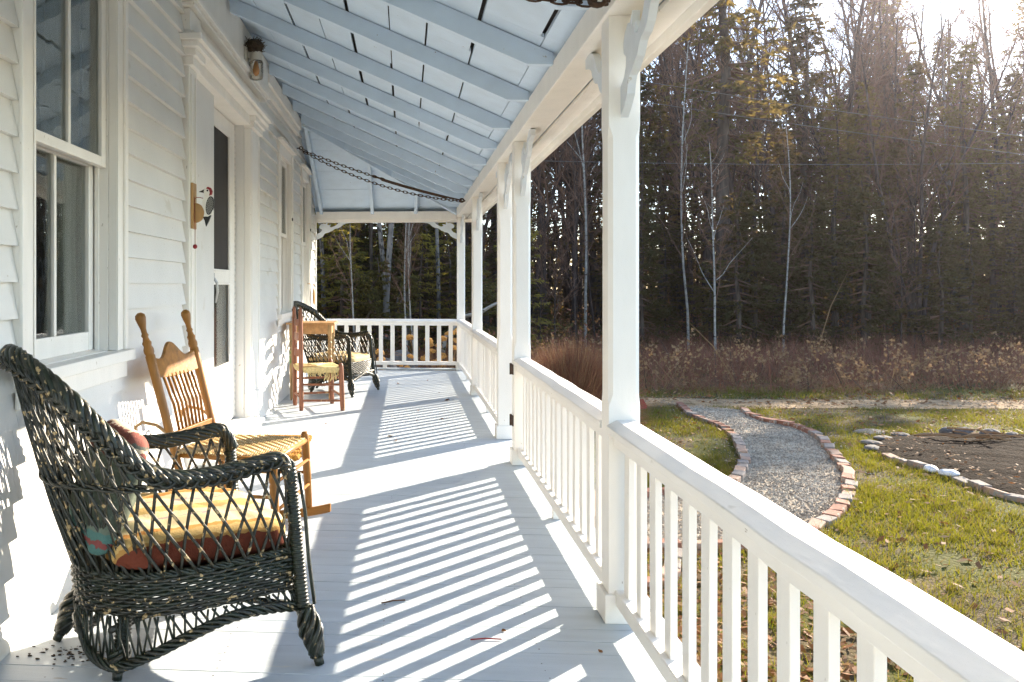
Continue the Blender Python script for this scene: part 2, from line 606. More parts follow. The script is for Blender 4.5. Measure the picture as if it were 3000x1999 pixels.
prev = -3.0
for (a, c, z0, z1) in [(WIN[0][0], WIN[0][1], Z0, Z1), (DO0 - 0.02, DO1 + 0.02, 0.0, 2.64), (WIN[1][0], WIN[1][1], Z0, Z1),
                       (WIN[2][0], WIN[2][1], Z0, Z1)]:
    sheath(prev, a, GZ - 0.1, 5.6)
    sheath(a, c, GZ - 0.1, z0)
    sheath(a, c, z1, 5.6)
    prev = c
sheath(prev, 12.46, GZ - 0.1, 5.6)
b.box(-9.0, XB - 0.102, 12.36, 12.46, GZ - 0.1, 5.6)
b.box(-9.0, XB - 0.102, -3.1, -3.0, GZ - 0.1, 5.6)
b.box(-9.1, -9.0, -3.1, 12.46, GZ - 0.1, 5.6)
b.build('back_wall', M['white'], house)
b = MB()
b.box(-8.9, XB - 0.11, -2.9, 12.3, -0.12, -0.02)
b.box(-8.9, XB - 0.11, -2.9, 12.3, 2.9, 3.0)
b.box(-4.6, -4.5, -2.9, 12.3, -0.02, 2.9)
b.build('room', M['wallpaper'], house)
b = MB()
b.prism([(-9.5, 5.4), (-5.2, 8.4), (-0.9, 5.4), (-1.0, 5.28), (-5.2, 8.2), (-9.4, 5.28)], -3.4, 12.8, 'XZ')
b.build('roof', M['shingle'], house)
# corner board and frieze
b = MB()
b.box(HX - 0.01, HX + 0.028, 12.362, 12.475, 0.002, 2.30)
b.box(HX - 0.10, HX - 0.012, 12.468, 12.49, 0.002, 2.30)
b.build('corner_board', M['trim'], house, bevel=0.003)
b = MB()
b.box(HX, HX + 0.045, -3.0, 4.88, 3.10, 3.30)
b.box(HX, HX + 0.045, 7.86, 10.3, 3.10, 3.30)
b.box(HX + 0.046, HX + 0.07, -3.0, 4.88, 3.17, 3.30)
b.box(HX + 0.046, HX + 0.07, 7.86, 10.3, 3.17, 3.30)
b.build('frieze_board', M['trim'], house, bevel=0.003)


def make_window(y0, y1, lab, ring=False, curtain=True):
    b = MB()
    zc0, zc1 = Z0 - 0.045, Z1
    xf = HX + 0.024
    # side casings with a backband, head casing with cap
    for (a, c, s) in ((y0 - cw, y0, -1), (y1, y1 + cw, 1)):
        b.box(HX - 0.015, xf, a, c, Z0 + 0.001, zc1)
        if s > 0:
            b.box(xf, xf + 0.014, c - 0.035, c + 0.004, Z0 + 0.001, zc1 + 0.1)
            b.box(xf, xf + 0.006, a, a + 0.014, Z0 + 0.001, zc1)
        else:
            b.box(xf, xf + 0.014, a - 0.004, a + 0.035, Z0 + 0.001, zc1 + 0.1)
            b.box(xf, xf + 0.006, c - 0.014, c, Z0 + 0.001, zc1)
    b.box(HX - 0.015, xf - 0.001, y0 - cw, y1 + cw, zc1 + 0.001, zc1 + 0.12)
    b.box(HX - 0.015, xf + 0.05, y0 - cw - 0.03, y1 + cw + 0.03, zc1 + 0.121, zc1 + 0.15)
    # jambs
    b.box(HX - 0.14, HX - 0.016, y0 - 0.02, y0 + 0.004, Z0, zc1)
    b.box(HX - 0.14, HX - 0.016, y1 - 0.004, y1 + 0.02, Z0, zc1)
    b.box(HX - 0.075, HX - 0.055, y1 - 0.022, y1 - 0.0045, Z0, zc1)
    b.box(HX - 0.075, HX - 0.055, y0 + 0.0045, y0 + 0.022, Z0, zc1)
    b.box(HX - 0.14, HX - 0.016, y0, y1, zc1 - 0.01, zc1 + 0.02)
    w = b.build('window', M['trim'], house, bevel=0.003)
    w['label'] = lab
    b = MB()
    b.add([(HX - 0.14, y0 + 0.005, Z0 + 0.012), (HX - 0.14, y1 - 0.005, Z0 + 0.012), (HX - 0.016, y1 - 0.005, Z0 + 0.002),
           (HX - 0.016, y0 + 0.005, Z0 + 0.002), (HX - 0.14, y0 + 0.005, Z0 - 0.04), (HX - 0.14, y1 - 0.005, Z0 - 0.04),
           (HX - 0.016, y1 - 0.005, Z0 - 0.04), (HX - 0.016, y0 + 0.005, Z0 - 0.04)],
          [(0, 3, 2, 1), (4, 5, 6, 7), (0, 1, 5, 4), (1, 2, 6, 5), (2, 3, 7, 6), (3, 0, 4, 7)])
    b.box(HX - 0.0155, HX + 0.065, y0 - cw - 0.03, y1 + cw + 0.03, Z0 - 0.05, Z0)
    b.box(HX + 0.012, HX + 0.03, y0 - cw - 0.01, y1 + cw + 0.01, Z0 - 0.13, Z0 - 0.051)
    b.build('sill', M['trim'], w, bevel=0.004)
    zm = (Z0 + Z1) / 2 + 0.01
    ym = (y0 + y1) / 2

    def sash(x0, z0, z1, bot, top):
        b = MB()
        st = 0.05
        a, c = y0 + 0.024, y1 - 0.024
        b.box(x0, x0 + 0.035, a, a + st, z0, z1)
        b.box(x0, x0 + 0.035, c - st, c, z0, z1)
        b.box(x0 + 0.001, x0 + 0.034, a + st, c - st, z0, z0 + bot)
        b.box(x0 + 0.001, x0 + 0.034, a + st, c - st, z1 - top, z1)
        b.box(x0 + 0.004, x0 + 0.031, ym - 0.012, ym + 0.012, z0 + bot, z1 - top)
        b.build('sash', M['trim'], w, bevel=0.003)
        b = MB()
        b.box(x0 + 0.014, x0 + 0.018, a + st - 0.005, c - st + 0.005, z0 + bot - 0.005, z1 - top + 0.005)
        b.build('pane', M['glass'], w)

    sash(HX - 0.115, Z0 + 0.008, zm + 0.02, 0.085, 0.04)
    sash(HX - 0.054, zm - 0.02, Z1 - 0.012, 0.045, 0.05)
    if curtain:
        for (ca, cb, top) in ((y0 - 0.02, y0 + 0.33 * (y1 - y0), 2.62), (y0 + 0.52 * (y1 - y0), y1 + 0.02, 2.62)):
            b = MB()
            wv = (cb - ca)

            def fn(u, v, ca=ca, wv=wv):
                pinch = 1 - 0.45 * math.exp(-((v - 0.45) / 0.2) ** 2)
                yy = ca + wv * (0.5 + (u - 0.5) * pinch) + (0.06 * (1 - pinch) if ca > ym else -0.06 * (1 - pinch))
                xx = HX - 0.165 + 0.022 * math.sin(u * 31 + 1.3 * math.sin(v * 3)) + 0.012 * math.sin(u * 67 + v * 2)
                return (xx, yy, 0.5 + (top - 0.5) * v)
            b.grid(fn, 60, 22)
            b.build('curtain', M['curtain'], w, smooth=True)
    if ring:
        b = MB()
        for yy in (y1 + 0.03, y1 + 0.085):
            b.tube([(xf + 0.012, yy + 0.016 * math.cos(t), 2.02 + 0.016 * math.sin(t)) for t in np.linspace(0, 6.283, 13)], 0.003, 5)
        b.build('screw_eye', M['black'], w)
    return w


make_window(*WIN[0], 'nearest window, with pale curtains and peeling sash paint')
make_window(*WIN[1], 'narrow looking window just past the door', ring=True)
make_window(*WIN[2], 'farthest window, by the wicker chair', ring=True)

# door surround
b = MB()
XP, XC, XD = HX + 0.035, -1.446, -1.462


def pil(a, c, panel=True):
    b.box(XB, XP, a, c, 0.121, 2.60)
    b.box(XB, XP + 0.012, a - 0.006, c + 0.006, 0.1205, 0.32)
    for q in (a + 0.03, c - 0.05):
        b.box(XP, XP + 0.008, q, q + 0.02, 0.34, 2.56)
    b.box(XB, XP + 0.03, a - 0.02, c + 0.02, 2.601, 2.655)
    b.box(XB, XP + 0.05, a - 0.035, c + 0.035, 2.656, 2.70)


pil(PL0 + 0.03, 5.24)
pil(7.10, PL1 - 0.03)
# left casing set back at the door plane, and reveal
b.box(XB - 0.1, XC, 5.241, DO0 - 0.009, 0.121, 2.62)
for q in (5.62, 5.74, 5.90):
    b.box(XC, XC + 0.01, q, q + 0.035, 0.121, 2.60)
b.box(XB - 0.1, XB - 0.001, 7.085, 7.10, 0.121, 2.62)
b.box(XB - 0.1, XP - 0.002, 5.241, 7.099, 2.62, 2.70)          # lintel
b.box(XB, XP + 0.075, PL0 - 0.05, PL1 + 0.06, 2.701, 2.735)    # lower cornice
b.box(XB, XP + 0.10, PL0 - 0.07, PL1 + 0.08, 2.736, 2.775)
b.box(XB, XP + 0.045, PL0 - 0.03, PL1 + 0.04, 2.776, 2.80)
b.box(XB, XP - 0.004, PL0, PL1, 2.801, 2.94)                    # frieze
b.box(XB, XP + 0.02, PL0 - 0.02, PL0 + 0.25, 2.802, 2.938)
b.box(XB, XP + 0.05, PL0 - 0.05, PL1 + 0.1, 2.941, 2.97)
b.box(XB, XP + 0.075, PL0 - 0.08, PL1 + 0.14, 2.971, 3.01)      # upper cornice
b.box(XB, XP + 0.03, PL0 - 0.12, 7.85, 3.011, 3.35)
b.build('door_frame', M['trim'], house, bevel=0.004)
b = MB()
b.box(-1.50, -1.235, 5.30, 7.08, 0.002, 0.085)
b.box(-1.50, -1.205, 5.28, 7.10, 0.086, 0.118)
b.build('door_step', M['concrete'], house, bevel=0.012)

# the screen door
b = MB()
a, c = DO0, DO1
zb, zt = 0.13, 2.612
st, sr = 0.13, 0.20
zs0, zs1, zg0, zg1 = 1.36, 2.49, 0.60, 1.27
b.box(XD - 0.03, XD, a, a + st, zb, zt)
b.box(XD - 0.03, XD, c - sr, c, zb, zt)
for (p, q) in ((zb, 0.24), (0.48, zg0), (zg1, zs0), (zs1, zt)):
    b.box(XD - 0.029, XD - 0.001, a + st, c - sr, p, q)
b.box(XD - 0.02, XD - 0.012, a + st, c - sr, 0.24, 0.48)
b.box(XD - 0.012, XD - 0.006, a + st + 0.05, c - sr - 0.05, 0.275, 0.445)
for (p, q) in ((zs0, zs1), (zg0, zg1)):     # beads round the openings
    b.box(XD - 0.012, XD + 0.005, a + st + 0.0005, a + st + 0.018, p, q)
    b.box(XD - 0.012, XD + 0.005, c - sr - 0.018, c - sr - 0.0005, p, q)
    b.box(XD - 0.012, XD + 0.0045, a + st + 0.018, c - sr - 0.018, p, p + 0.016)
    b.box(XD - 0.012, XD + 0.0045, a + st + 0.018, c - sr - 0.018, q - 0.016, q)
door = b.build('door', M['trim'], house, bevel=0.003)
b = MB()
b.box(XD - 0.018, XD - 0.015, a + st, c - sr, zs0, zs1)
b.build('screen', M['screen'], door)
b = MB()
b.box(XD - 0.018, XD - 0.014, a + st, c - sr, zg0, zg1)
b.build('pane', M['doorglass'], door)
b = MB()
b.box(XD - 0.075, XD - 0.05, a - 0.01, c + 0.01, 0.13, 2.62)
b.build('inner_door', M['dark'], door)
b = MB()
b.box(XD + 0.0055, XD + 0.03, a + 0.02, a + 0.10, 1.27, 1.37)
b.box(XD + 0.03, XD + 0.06, a + 0.045, a + 0.075, 1.30, 1.34)
b.tube([(XD + 0.05, a + 0.06, 1.31), (XD + 0.075, a + 0.07, 1.27), (XD + 0.08, a + 0.075, 1.2), (XD + 0.065, a + 0.078, 1.12)],
       [0.011, 0.011, 0.01, 0.007], 8)
b.build('handle', M['metal'], door, bevel=0.003)
b = MB()
b.box(XD - 0.03, XD - 0.012, c + 0.0005, c + 0.0045, 0.13, 2.61, 0)
z = 0.14
while z < 2.6:
    b.box(XD - 0.012, XD + 0.006, c - 0.006, c + 0.0046, z, z + 0.03, 1)
    z += 0.05
b.build('hinge_strip', [M['black'], M['trim']], door)

# ------------------------------------------------------------------ porch roof
SL = 0.463
ZR = 2.30


def zlow(x):
    return ZR + SL * (0.74 - x)


roof = thing('porch_roof', 'sloping porch roof with pale blue board ceiling and rafters', 'roof', (0, 0, 0))
RD = 0.112
YE = 12.36            # inner face of the end beam
raft_y = [-2.5, -1.62, -0.75, 0.12, 0.98, 1.85, 2.66, 3.42, 4.27, 5.11, 6.02, 6.90, 7.78, 8.62, 9.40, 10.14, 10.80, 11.40, 11.90]


def rafter(y, x0, x1, name='rafter'):
    """a rafter at y, running from the wall side x0 down to x1"""
    b = MB()
    t = 0.046 + rnd.uniform(-0.004, 0.004)
    dz = rnd.uniform(-0.004, 0.004)
    pr = [(x0, zlow(x0) + dz), (x1 - 0.13, zlow(x1 - 0.13) + dz), (x1, zlow(x1 - 0.13) + dz - 0.004), (x1, zlow(x1) + RD), (x0, zlow(x0) + RD)]
    b.prism(pr, y - t / 2, y + t / 2, 'XZ')
    return b.build(name, M['ceil'], roof, bevel=0.003)


for y in raft_y:
    xh = -1.30 if y < 10.3 else 0.74 - (YE - y)
    if xh < 0.6:
        rafter(y, max(xh + 0.02, -1.30), 0.735)
# hip rafter
b = MB()
p = np.array([0.74, YE, ZR - 0.02])
q = np.array([-1.31, YE - 2.05, zlow(-1.31) - 0.02])
dn = np.array([0.7071, -0.7071, 0]) * 0.024
up = np.array([0, 0, 0.13])
b.add([p - dn, p + dn, p + dn + up, p - dn + up, q - dn, q + dn, q + dn + up, q - dn + up],
      [(0, 1, 2, 3), (4, 7, 6, 5), (0, 4, 5, 1), (1, 5, 6, 2), (2, 6, 7, 3), (3, 7, 4, 0)])
b.build('hip_rafter', M['ceil'], roof, bevel=0.003)
for x in (-1.255, -0.50, 0.14):
    b = MB()
    yh = YE - (0.74 - x)
    ze = lambda yy: ZR + SL * (YE - yy)
    b.add([(x + sx * 0.024, yy, ze(yy) + zz) for yy in (yh + 0.03, YE + 0.02) for zz in (0, RD) for sx in (-1, 1)],
          [(0, 1, 3, 2), (4, 6, 7, 5), (0, 4, 5, 1), (2, 3, 7, 6), (0, 2, 6, 4), (1, 5, 7, 3)])
    b.build('jack_rafter', M['ceil'], roof, bevel=0.003)
# ceiling boards of the long slope, running along the porch
b = MB()
xs = [-1.345]
while xs[-1] < 0.93:
    xs.append(min(xs[-1] + rnd.uniform(0.20, 0.30), 1.03))
for i in range(len(xs) - 1):
    x0, x1 = xs[i], xs[i + 1]
    bound = [-3.0]
    yy = -3.0 + rnd.uniform(0.5, 3)
    while yy < 11.5:
        bound.append(yy)
        yy += rnd.uniform(2.2, 4.2)
    bound.append(99)
    for y0, y1 in zip(bound[:-1], bound[1:]):
        g = rnd.choice([0.003, 0.006, 0.010, 0.016, 0.022])
        xa, xb = x0 + 0.001, x1 - g
        ya_end = min(y1 - 0.004, YE - (0.74 - xa) + 0.0)
        yb_end = min(y1 - 0.004, YE - (0.74 - xb) + 0.0)
        if min(ya_end, yb_end) - y0 < 0.05:
            continue
        za, zb_ = zlow(xa) + RD + 0.002, zlow(xb) + RD + 0.002
        dz = rnd.uniform(0, 0.003)
        V = [(xa, y0, za), (xb, y0, zb_), (xb, yb_end, zb_), (xa, ya_end, za)]
        V = [(v[0], v[1], v[2] + dz) for v in V] + [(v[0], v[1], v[2] + 0.02 + dz) for v in V]
        b.add(V, [(0, 1, 2, 3)[::-1], (4, 5, 6, 7), (0, 4, 5, 1)[::-1], (1, 5, 6, 2)[::-1], (2, 6, 7, 3)[::-1], (3, 7, 4, 0)[::-1]])
# boards of the hipped end, running across
y = YE + 0.20
while y > YE - 2.1:
    wv = rnd.uniform(0.17, 0.25)
    g = rnd.choice([0.002, 0.004, 0.007])
    yb2, ya2 = y, max(y - wv + g, YE - 2.09)
    V = []
    for yy in (ya2, yb2):
        xe = min(0.74 - (YE - yy), 0.95)
        z = ZR + SL * (YE - yy) + RD + 0.002
        V += [(-1.36, yy, z), (xe, yy, z)]
    V = [V[0], V[1], V[3], V[2]]
    V = V + [(v[0], v[1], v[2] + 0.02) for v in V]
    b.add(V, [(0, 1, 2, 3)[::-1], (4, 5, 6, 7), (0, 4, 5, 1)[::-1], (1, 5, 6, 2)[::-1], (2, 6, 7, 3)[::-1], (3, 7, 4, 0)[::-1]])
    y -= wv
b.build('ceiling_boards', M['ceil'], roof)
# deck and shingles over it
b = MB()
zz = lambda x: zlow(x) + RD + 0.06
yh = YE - (0.74 + 1.36)
E1 = 1.10
ye = YE + 0.36
V = [(-1.36, -3.2, zz(-1.36)), (E1, -3.2, zz(E1)), (E1, ye, zz(E1)), (-1.36, yh, zz(-1.36)), (-1.36, ye, zz(E1))]
V2 = [(v[0], v[1], v[2] + 0.05) for v in V]
b.add(V + V2, [(0, 3, 2, 1), (3, 4, 2), (5, 6, 7, 8), (8, 7, 9), (0, 1, 6, 5), (1, 2, 7, 6), (2, 4, 9, 7), (4, 3, 8, 9), (3, 0, 5, 8)])
b.build('roof_deck', M['deck'], roof)
# beam, soffit and fascia
b = MB()
b.box(0.735, 0.90, -3.1, YE + 0.125, 2.25, 2.375)
b.build('beam', M['trim'], roof, bevel=0.004)
b = MB()
b.box(-1.335, 0.734, YE, YE + 0.125, 2.215, 2.34)
b.box(-1.335, 0.734, YE + 0.02, YE + 0.105, 2.185, 2.2145)
b.build('end_beam', M['trim'], roof, bevel=0.004)
b = MB()
b.box(0.908, 1.0, -3.1, ye - 0.1, 2.235, 2.255)
b.box(-1.335, 0.9, YE + 0.132, ye - 0.1, 2.235, 2.255)
b.build('soffit', M['trim'], roof)
b = MB()
b.prism([(1.002, 2.195), (1.038, 2.195), (1.045, 2.22), (1.06, 2.225), (1.06, 2.35), (1.002, 2.35)], -3.1, ye - 0.04, 'XZ')
b.box(-1.335, 1.0, ye - 0.098, ye - 0.045, 2.195, 2.34)
b.build('fascia', M['trim'], roof, bevel=0.003)

# ------------------------------------------------------------------ posts with brackets
PX0, PX1 = 0.748, 0.862
PXC = (PX0 + PX1) / 2
BR = [(140, 445), (185, 425), (215, 405), (225, 385), (240, 370), (275, 362), (300, 350), (318, 345), (350, 320), (362, 316), (390, 312), (420, 298),
      (450, 270), (480, 258), (545, 249), (545, 225), (500, 220), (450, 225), (420, 234), (396, 250), (372, 275), (345, 290), (318, 300),
      (290, 292), (308, 272), (264, 276), (270, 242), (245, 262), (222, 258), (190, 270), (172, 292), (176, 312), (205, 326), (200, 345), (180, 365), (140, 380)]


def bracket_mesh(sx=0.00122, sz=0.0017):
    """carved gingerbread bracket in its own plane: a = run along the beam from the post, z down from the beam"""
    pts = [((x - 140) * sx, -(y - 222) * sz) for x, y in BR]
    t = 0.014
    b = MB()
    n = len(pts)
    V = [(-t, p, q) for p, q in pts] + [(t, p, q) for p, q in pts]
    F = [tuple(range(n))[::-1], tuple(range(n, 2 * n))]
    for i in range(n):
        j = (i + 1) % n
        F.append((i, j, j + n, i + n))
    b.add(V, F)
    me_o = b.build('bracket', M['ceilbr'], None, bevel=0.002)
    me = me_o.data
    bpy.data.objects.remove(me_o)
    return me


M['ceilbr'] = mat('pale_grey_bracket_paint', (0.66, 0.70, 0.74), rough=0.5, var=0.06, scale=12, bump=0.3,
                  spots=((0.5, 0.48, 0.44), 22, 0.7))
BRM = bracket_mesh()
BRE = bracket_mesh(0.00129, 0.00129)


def post(y, label, hinge=False, bra=(1, -1)):
    t = thing('porch_post', label, 'post', (PXC, y + 0.055, 0), 0, 'white posts along the porch edge')
    h = 0.057
    b = MB()
    lev = [(0.108, 0.0015), (0.80, 0.0015), (0.845, 0.016), (1.80, 0.016), (1.845, 0.0015), (2.249, 0.0015)]
    V, F = [], []
    for z, c in lev:
        V += [(h, -h + c, z), (h, h - c, z), (h - c, h, z), (-h + c, h, z), (-h, h - c, z), (-h, -h + c, z), (-h + c, -h, z), (h - c, -h, z)]
    for i in range(len(lev) - 1):
        for j in range(8):
            j2 = (j + 1) % 8
            F.append((i * 8 + j, i * 8 + j2, i * 8 + 8 + j2, i * 8 + 8 + j))
    F += [tuple(range(8))[::-1], tuple(range(40, 48))]
    b.add(V, F)
    b.build('shaft', M['trim'], t)
    b = MB()
    k = 0.074
    b.box(-k, k, -k, k, 0.001, 0.108)
    b.build('base_block', M['trim'], t, bevel=0.004)
    for s in bra:
        o = place('bracket', BRM, t)
        o.location = (0, s * h, 2.249)
        o.rotation_euler = (0, 0, 0 if s > 0 else math.pi)
    if hinge:
        for z in (0.30, 0.66):
            b = MB()
            b.box(-h - 0.008, -h - 0.0005, -0.03, 0.03, z - 0.035, z + 0.035)
            b.tube([(-h - 0.012, 0.04, z - 0.04), (-h - 0.012, 0.04, z + 0.04)], 0.008, 8)
            b.box(-h + 0.02, h - 0.02, h + 0.0005, h + 0.008, z - 0.03, z + 0.03)
            b.build('hinge', M['rust'], t)
    return t


POSTS = [(0.44, 'white porch post beside the camera, past the near end of the rail'),
         (3.16, 'nearest white chamfered porch post in view, widest in the picture'),
         (5.88, 'white porch post with rusty gate hinges, second from the camera'),
         (6.875, 'third white porch post, on the far side of the step opening'),
         (9.56, 'fourth white porch post, between the third post and the far corner'),
         (12.36, 'farthest white porch post, at the corner of the two railings')]
for i, (y, lb) in enumerate(POSTS):
    post(y, lb, hinge=(i == 2), bra=(1, -1) if i < 5 else (-1,))
et = thing('end_bracket', 'carved pale bracket in the corner by the house wall under the end beam', 'bracket', (-1.335, YE + 0.06, 2.2148), 0,
           'carved brackets under the end beam')
et2 = thing('end_bracket', 'carved pale bracket in the corner by the far corner post under the end beam', 'bracket', (PX0, YE + 0.06, 2.2148), 0,
            'carved brackets under the end beam')
for e, s in ((et, 1), (et2, -1)):
    o = place('carving', BRE, e)
    o.rotation_euler = (0, 0, -math.pi / 2 if s > 0 else math.pi / 2)

# ------------------------------------------------------------------ railings
bal = MB()
bal.box(-0.011, 0.011, -0.03, 0.03, 0.0, 0.542)
_o = bal.build('baluster', M['trim'], None)
_bm = _o.data
bpy.data.objects.remove(_o)


def rail_prof(dx):
    return [(PXC - 0.066, 0.703), (PXC - 0.066, 0.728), (PXC - 0.028, 0.749), (PXC + 0.032, 0.749), (PXC + 0.066, 0.732), (PXC + 0.066, 0.703),
            (PXC + 0.04, 0.700), (PXC + 0.04, 0.655), (PXC - 0.04, 0.655), (PXC - 0.04, 0.700)]


def rail_side(y0, y1, label, foot=None, first=0.10):
    t = thing('railing', label, 'railing', (0, 0, 0), 0, 'white porch railings')
    b = MB()
    n = 14
    prof = rail_prof(0)
    ys = np.linspace(y0, y1, n)
    V, F = [], []
    for i, yy in enumerate(ys):
        wob = 0.002 * math.sin(i * 1.7 + y0)
        V += [(p + wob, yy, q + 0.0015 * math.sin(i * 2.3 + y1)) for p, q in prof]
    m = len(prof)
    for i in range(n - 1):
        for j in range(m):
            j2 = (j + 1) % m
            F.append((i * m + j, i * m + j2, (i + 1) * m + j2, (i + 1) * m + j))
    F += [tuple(range(m))[::-1], tuple((n - 1) * m + j for j in range(m))]
    b.add(V, F)
    b.build('top_rail', M['rail'], t, bevel=0.003)
    b = MB()
    b.prism([(PXC - 0.035, 0.072), (PXC + 0.035, 0.072), (PXC + 0.035, 0.118), (PXC + 0.03, 0.122), (PXC - 0.03, 0.122), (PXC - 0.035, 0.118)], y0, y1, 'XZ')
    b.build('bottom_rail', M['trim'], t)
    if foot:
        b = MB()
        b.box(PXC - 0.022, PXC + 0.022, foot - 0.022, foot + 0.022, 0.001, 0.0715)
        b.build('foot', M['trim'], t)
    y = y1 - first
    while y > y0 + 0.05:
        o = place('baluster', _bm, t, bevel=0.0025)
        o.location = (PXC + rnd.uniform(-0.003, 0.003), y + rnd.uniform(-0.005, 0.005), 0.118)
        o.rotation_euler = (rnd.uniform(-0.007, 0.007), rnd.uniform(-0.003, 0.003), rnd.uniform(-0.04, 0.04))
        y -= 0.158
    return t


M['rail'] = mat('rail_paint', (0.82, 0.785, 0.73), rough=0.36, var=0.05, scale=9, stretch=(1, 0.3, 1), bump=0.25, bscale=45, bdist=0.002,
                spots=((0.42, 0.36, 0.28), 70, 0.73), spots2=((0.6, 0.56, 0.48), 14, 0.71))
rail_side(0.555, 3.16, 'white slatted railing nearest the camera, running out of the picture', foot=1.7, first=0.075)
rail_side(3.275, 5.88, 'white slatted railing between the nearest post and the hinged post', foot=4.55)
rail_side(6.99, 9.56, 'white slatted railing beyond the step opening', foot=8.3)
rail_side(9.675, 12.36, 'white slatted railing reaching the far corner post', foot=11.1)
t = thing('railing', 'white slatted railing across the far end of the porch', 'railing', (0, 0, 0), 0, 'white porch railings')
YB = YE + 0.06
b = MB()
b.add([(x, YB + p - PXC, q) for x in (-1.335, PX0 - 0.001) for p, q in rail_prof(0)],
      [tuple(range(10)), tuple(range(10, 20))[::-1]] + [(j, j + 10, (j + 1) % 10 + 10, (j + 1) % 10) for j in range(10)])
b.build('top_rail', M['rail'], t, bevel=0.003)
b = MB()
b.box(-1.335, PX0 - 0.001, YB - 0.035, YB + 0.035, 0.072, 0.122)
b.build('bottom_rail', M['trim'], t, bevel=0.004)
b = MB()
b.box(-1.335, PX0 - 0.02, YB - 0.05, YB + 0.05, 0.001, 0.022)
b.build('sill_board', M['floor'], t, bevel=0.003)
b = MB()
b.box(-0.345, -0.285, YB - 0.02, YB + 0.02, 0.0225, 0.0715)
b.build('foot', M['trim'], t)
x = 0.655
while x > -1.3:
    o = place('baluster', _bm, t, bevel=0.0025)
    o.location = (x, YB, 0.118)
    o.rotation_euler = (0, 0, math.pi / 2)
    x -= 0.1715

# ------------------------------------------------------------------ wicker armchair
RIM = [(0.03, -0.30, 0.645), (0.0, -0.305, 0.675), (-0.10, -0.315, 0.668), (-0.26, -0.325, 0.648), (-0.42, -0.33, 0.672), (-0.56, -0.30, 0.79),
       (-0.68, -0.22, 0.925), (-0.77, -0.115, 1.0), (-0.80, 0.0, 1.02)]
BASE = [(0.05, -0.305, 0.365), (0.03, -0.31, 0.365), (-0.08, -0.32, 0.362), (-0.20, -0.32, 0.355), (-0.32, -0.305, 0.348), (-0.43, -0.265, 0.34),
        (-0.525, -0.185, 0.335), (-0.585, -0.095, 0.333), (-0.605, 0.0, 0.333)]


def mirror(c):
    return c + [(x, -y, z) for x, y, z in c[-2::-1]]


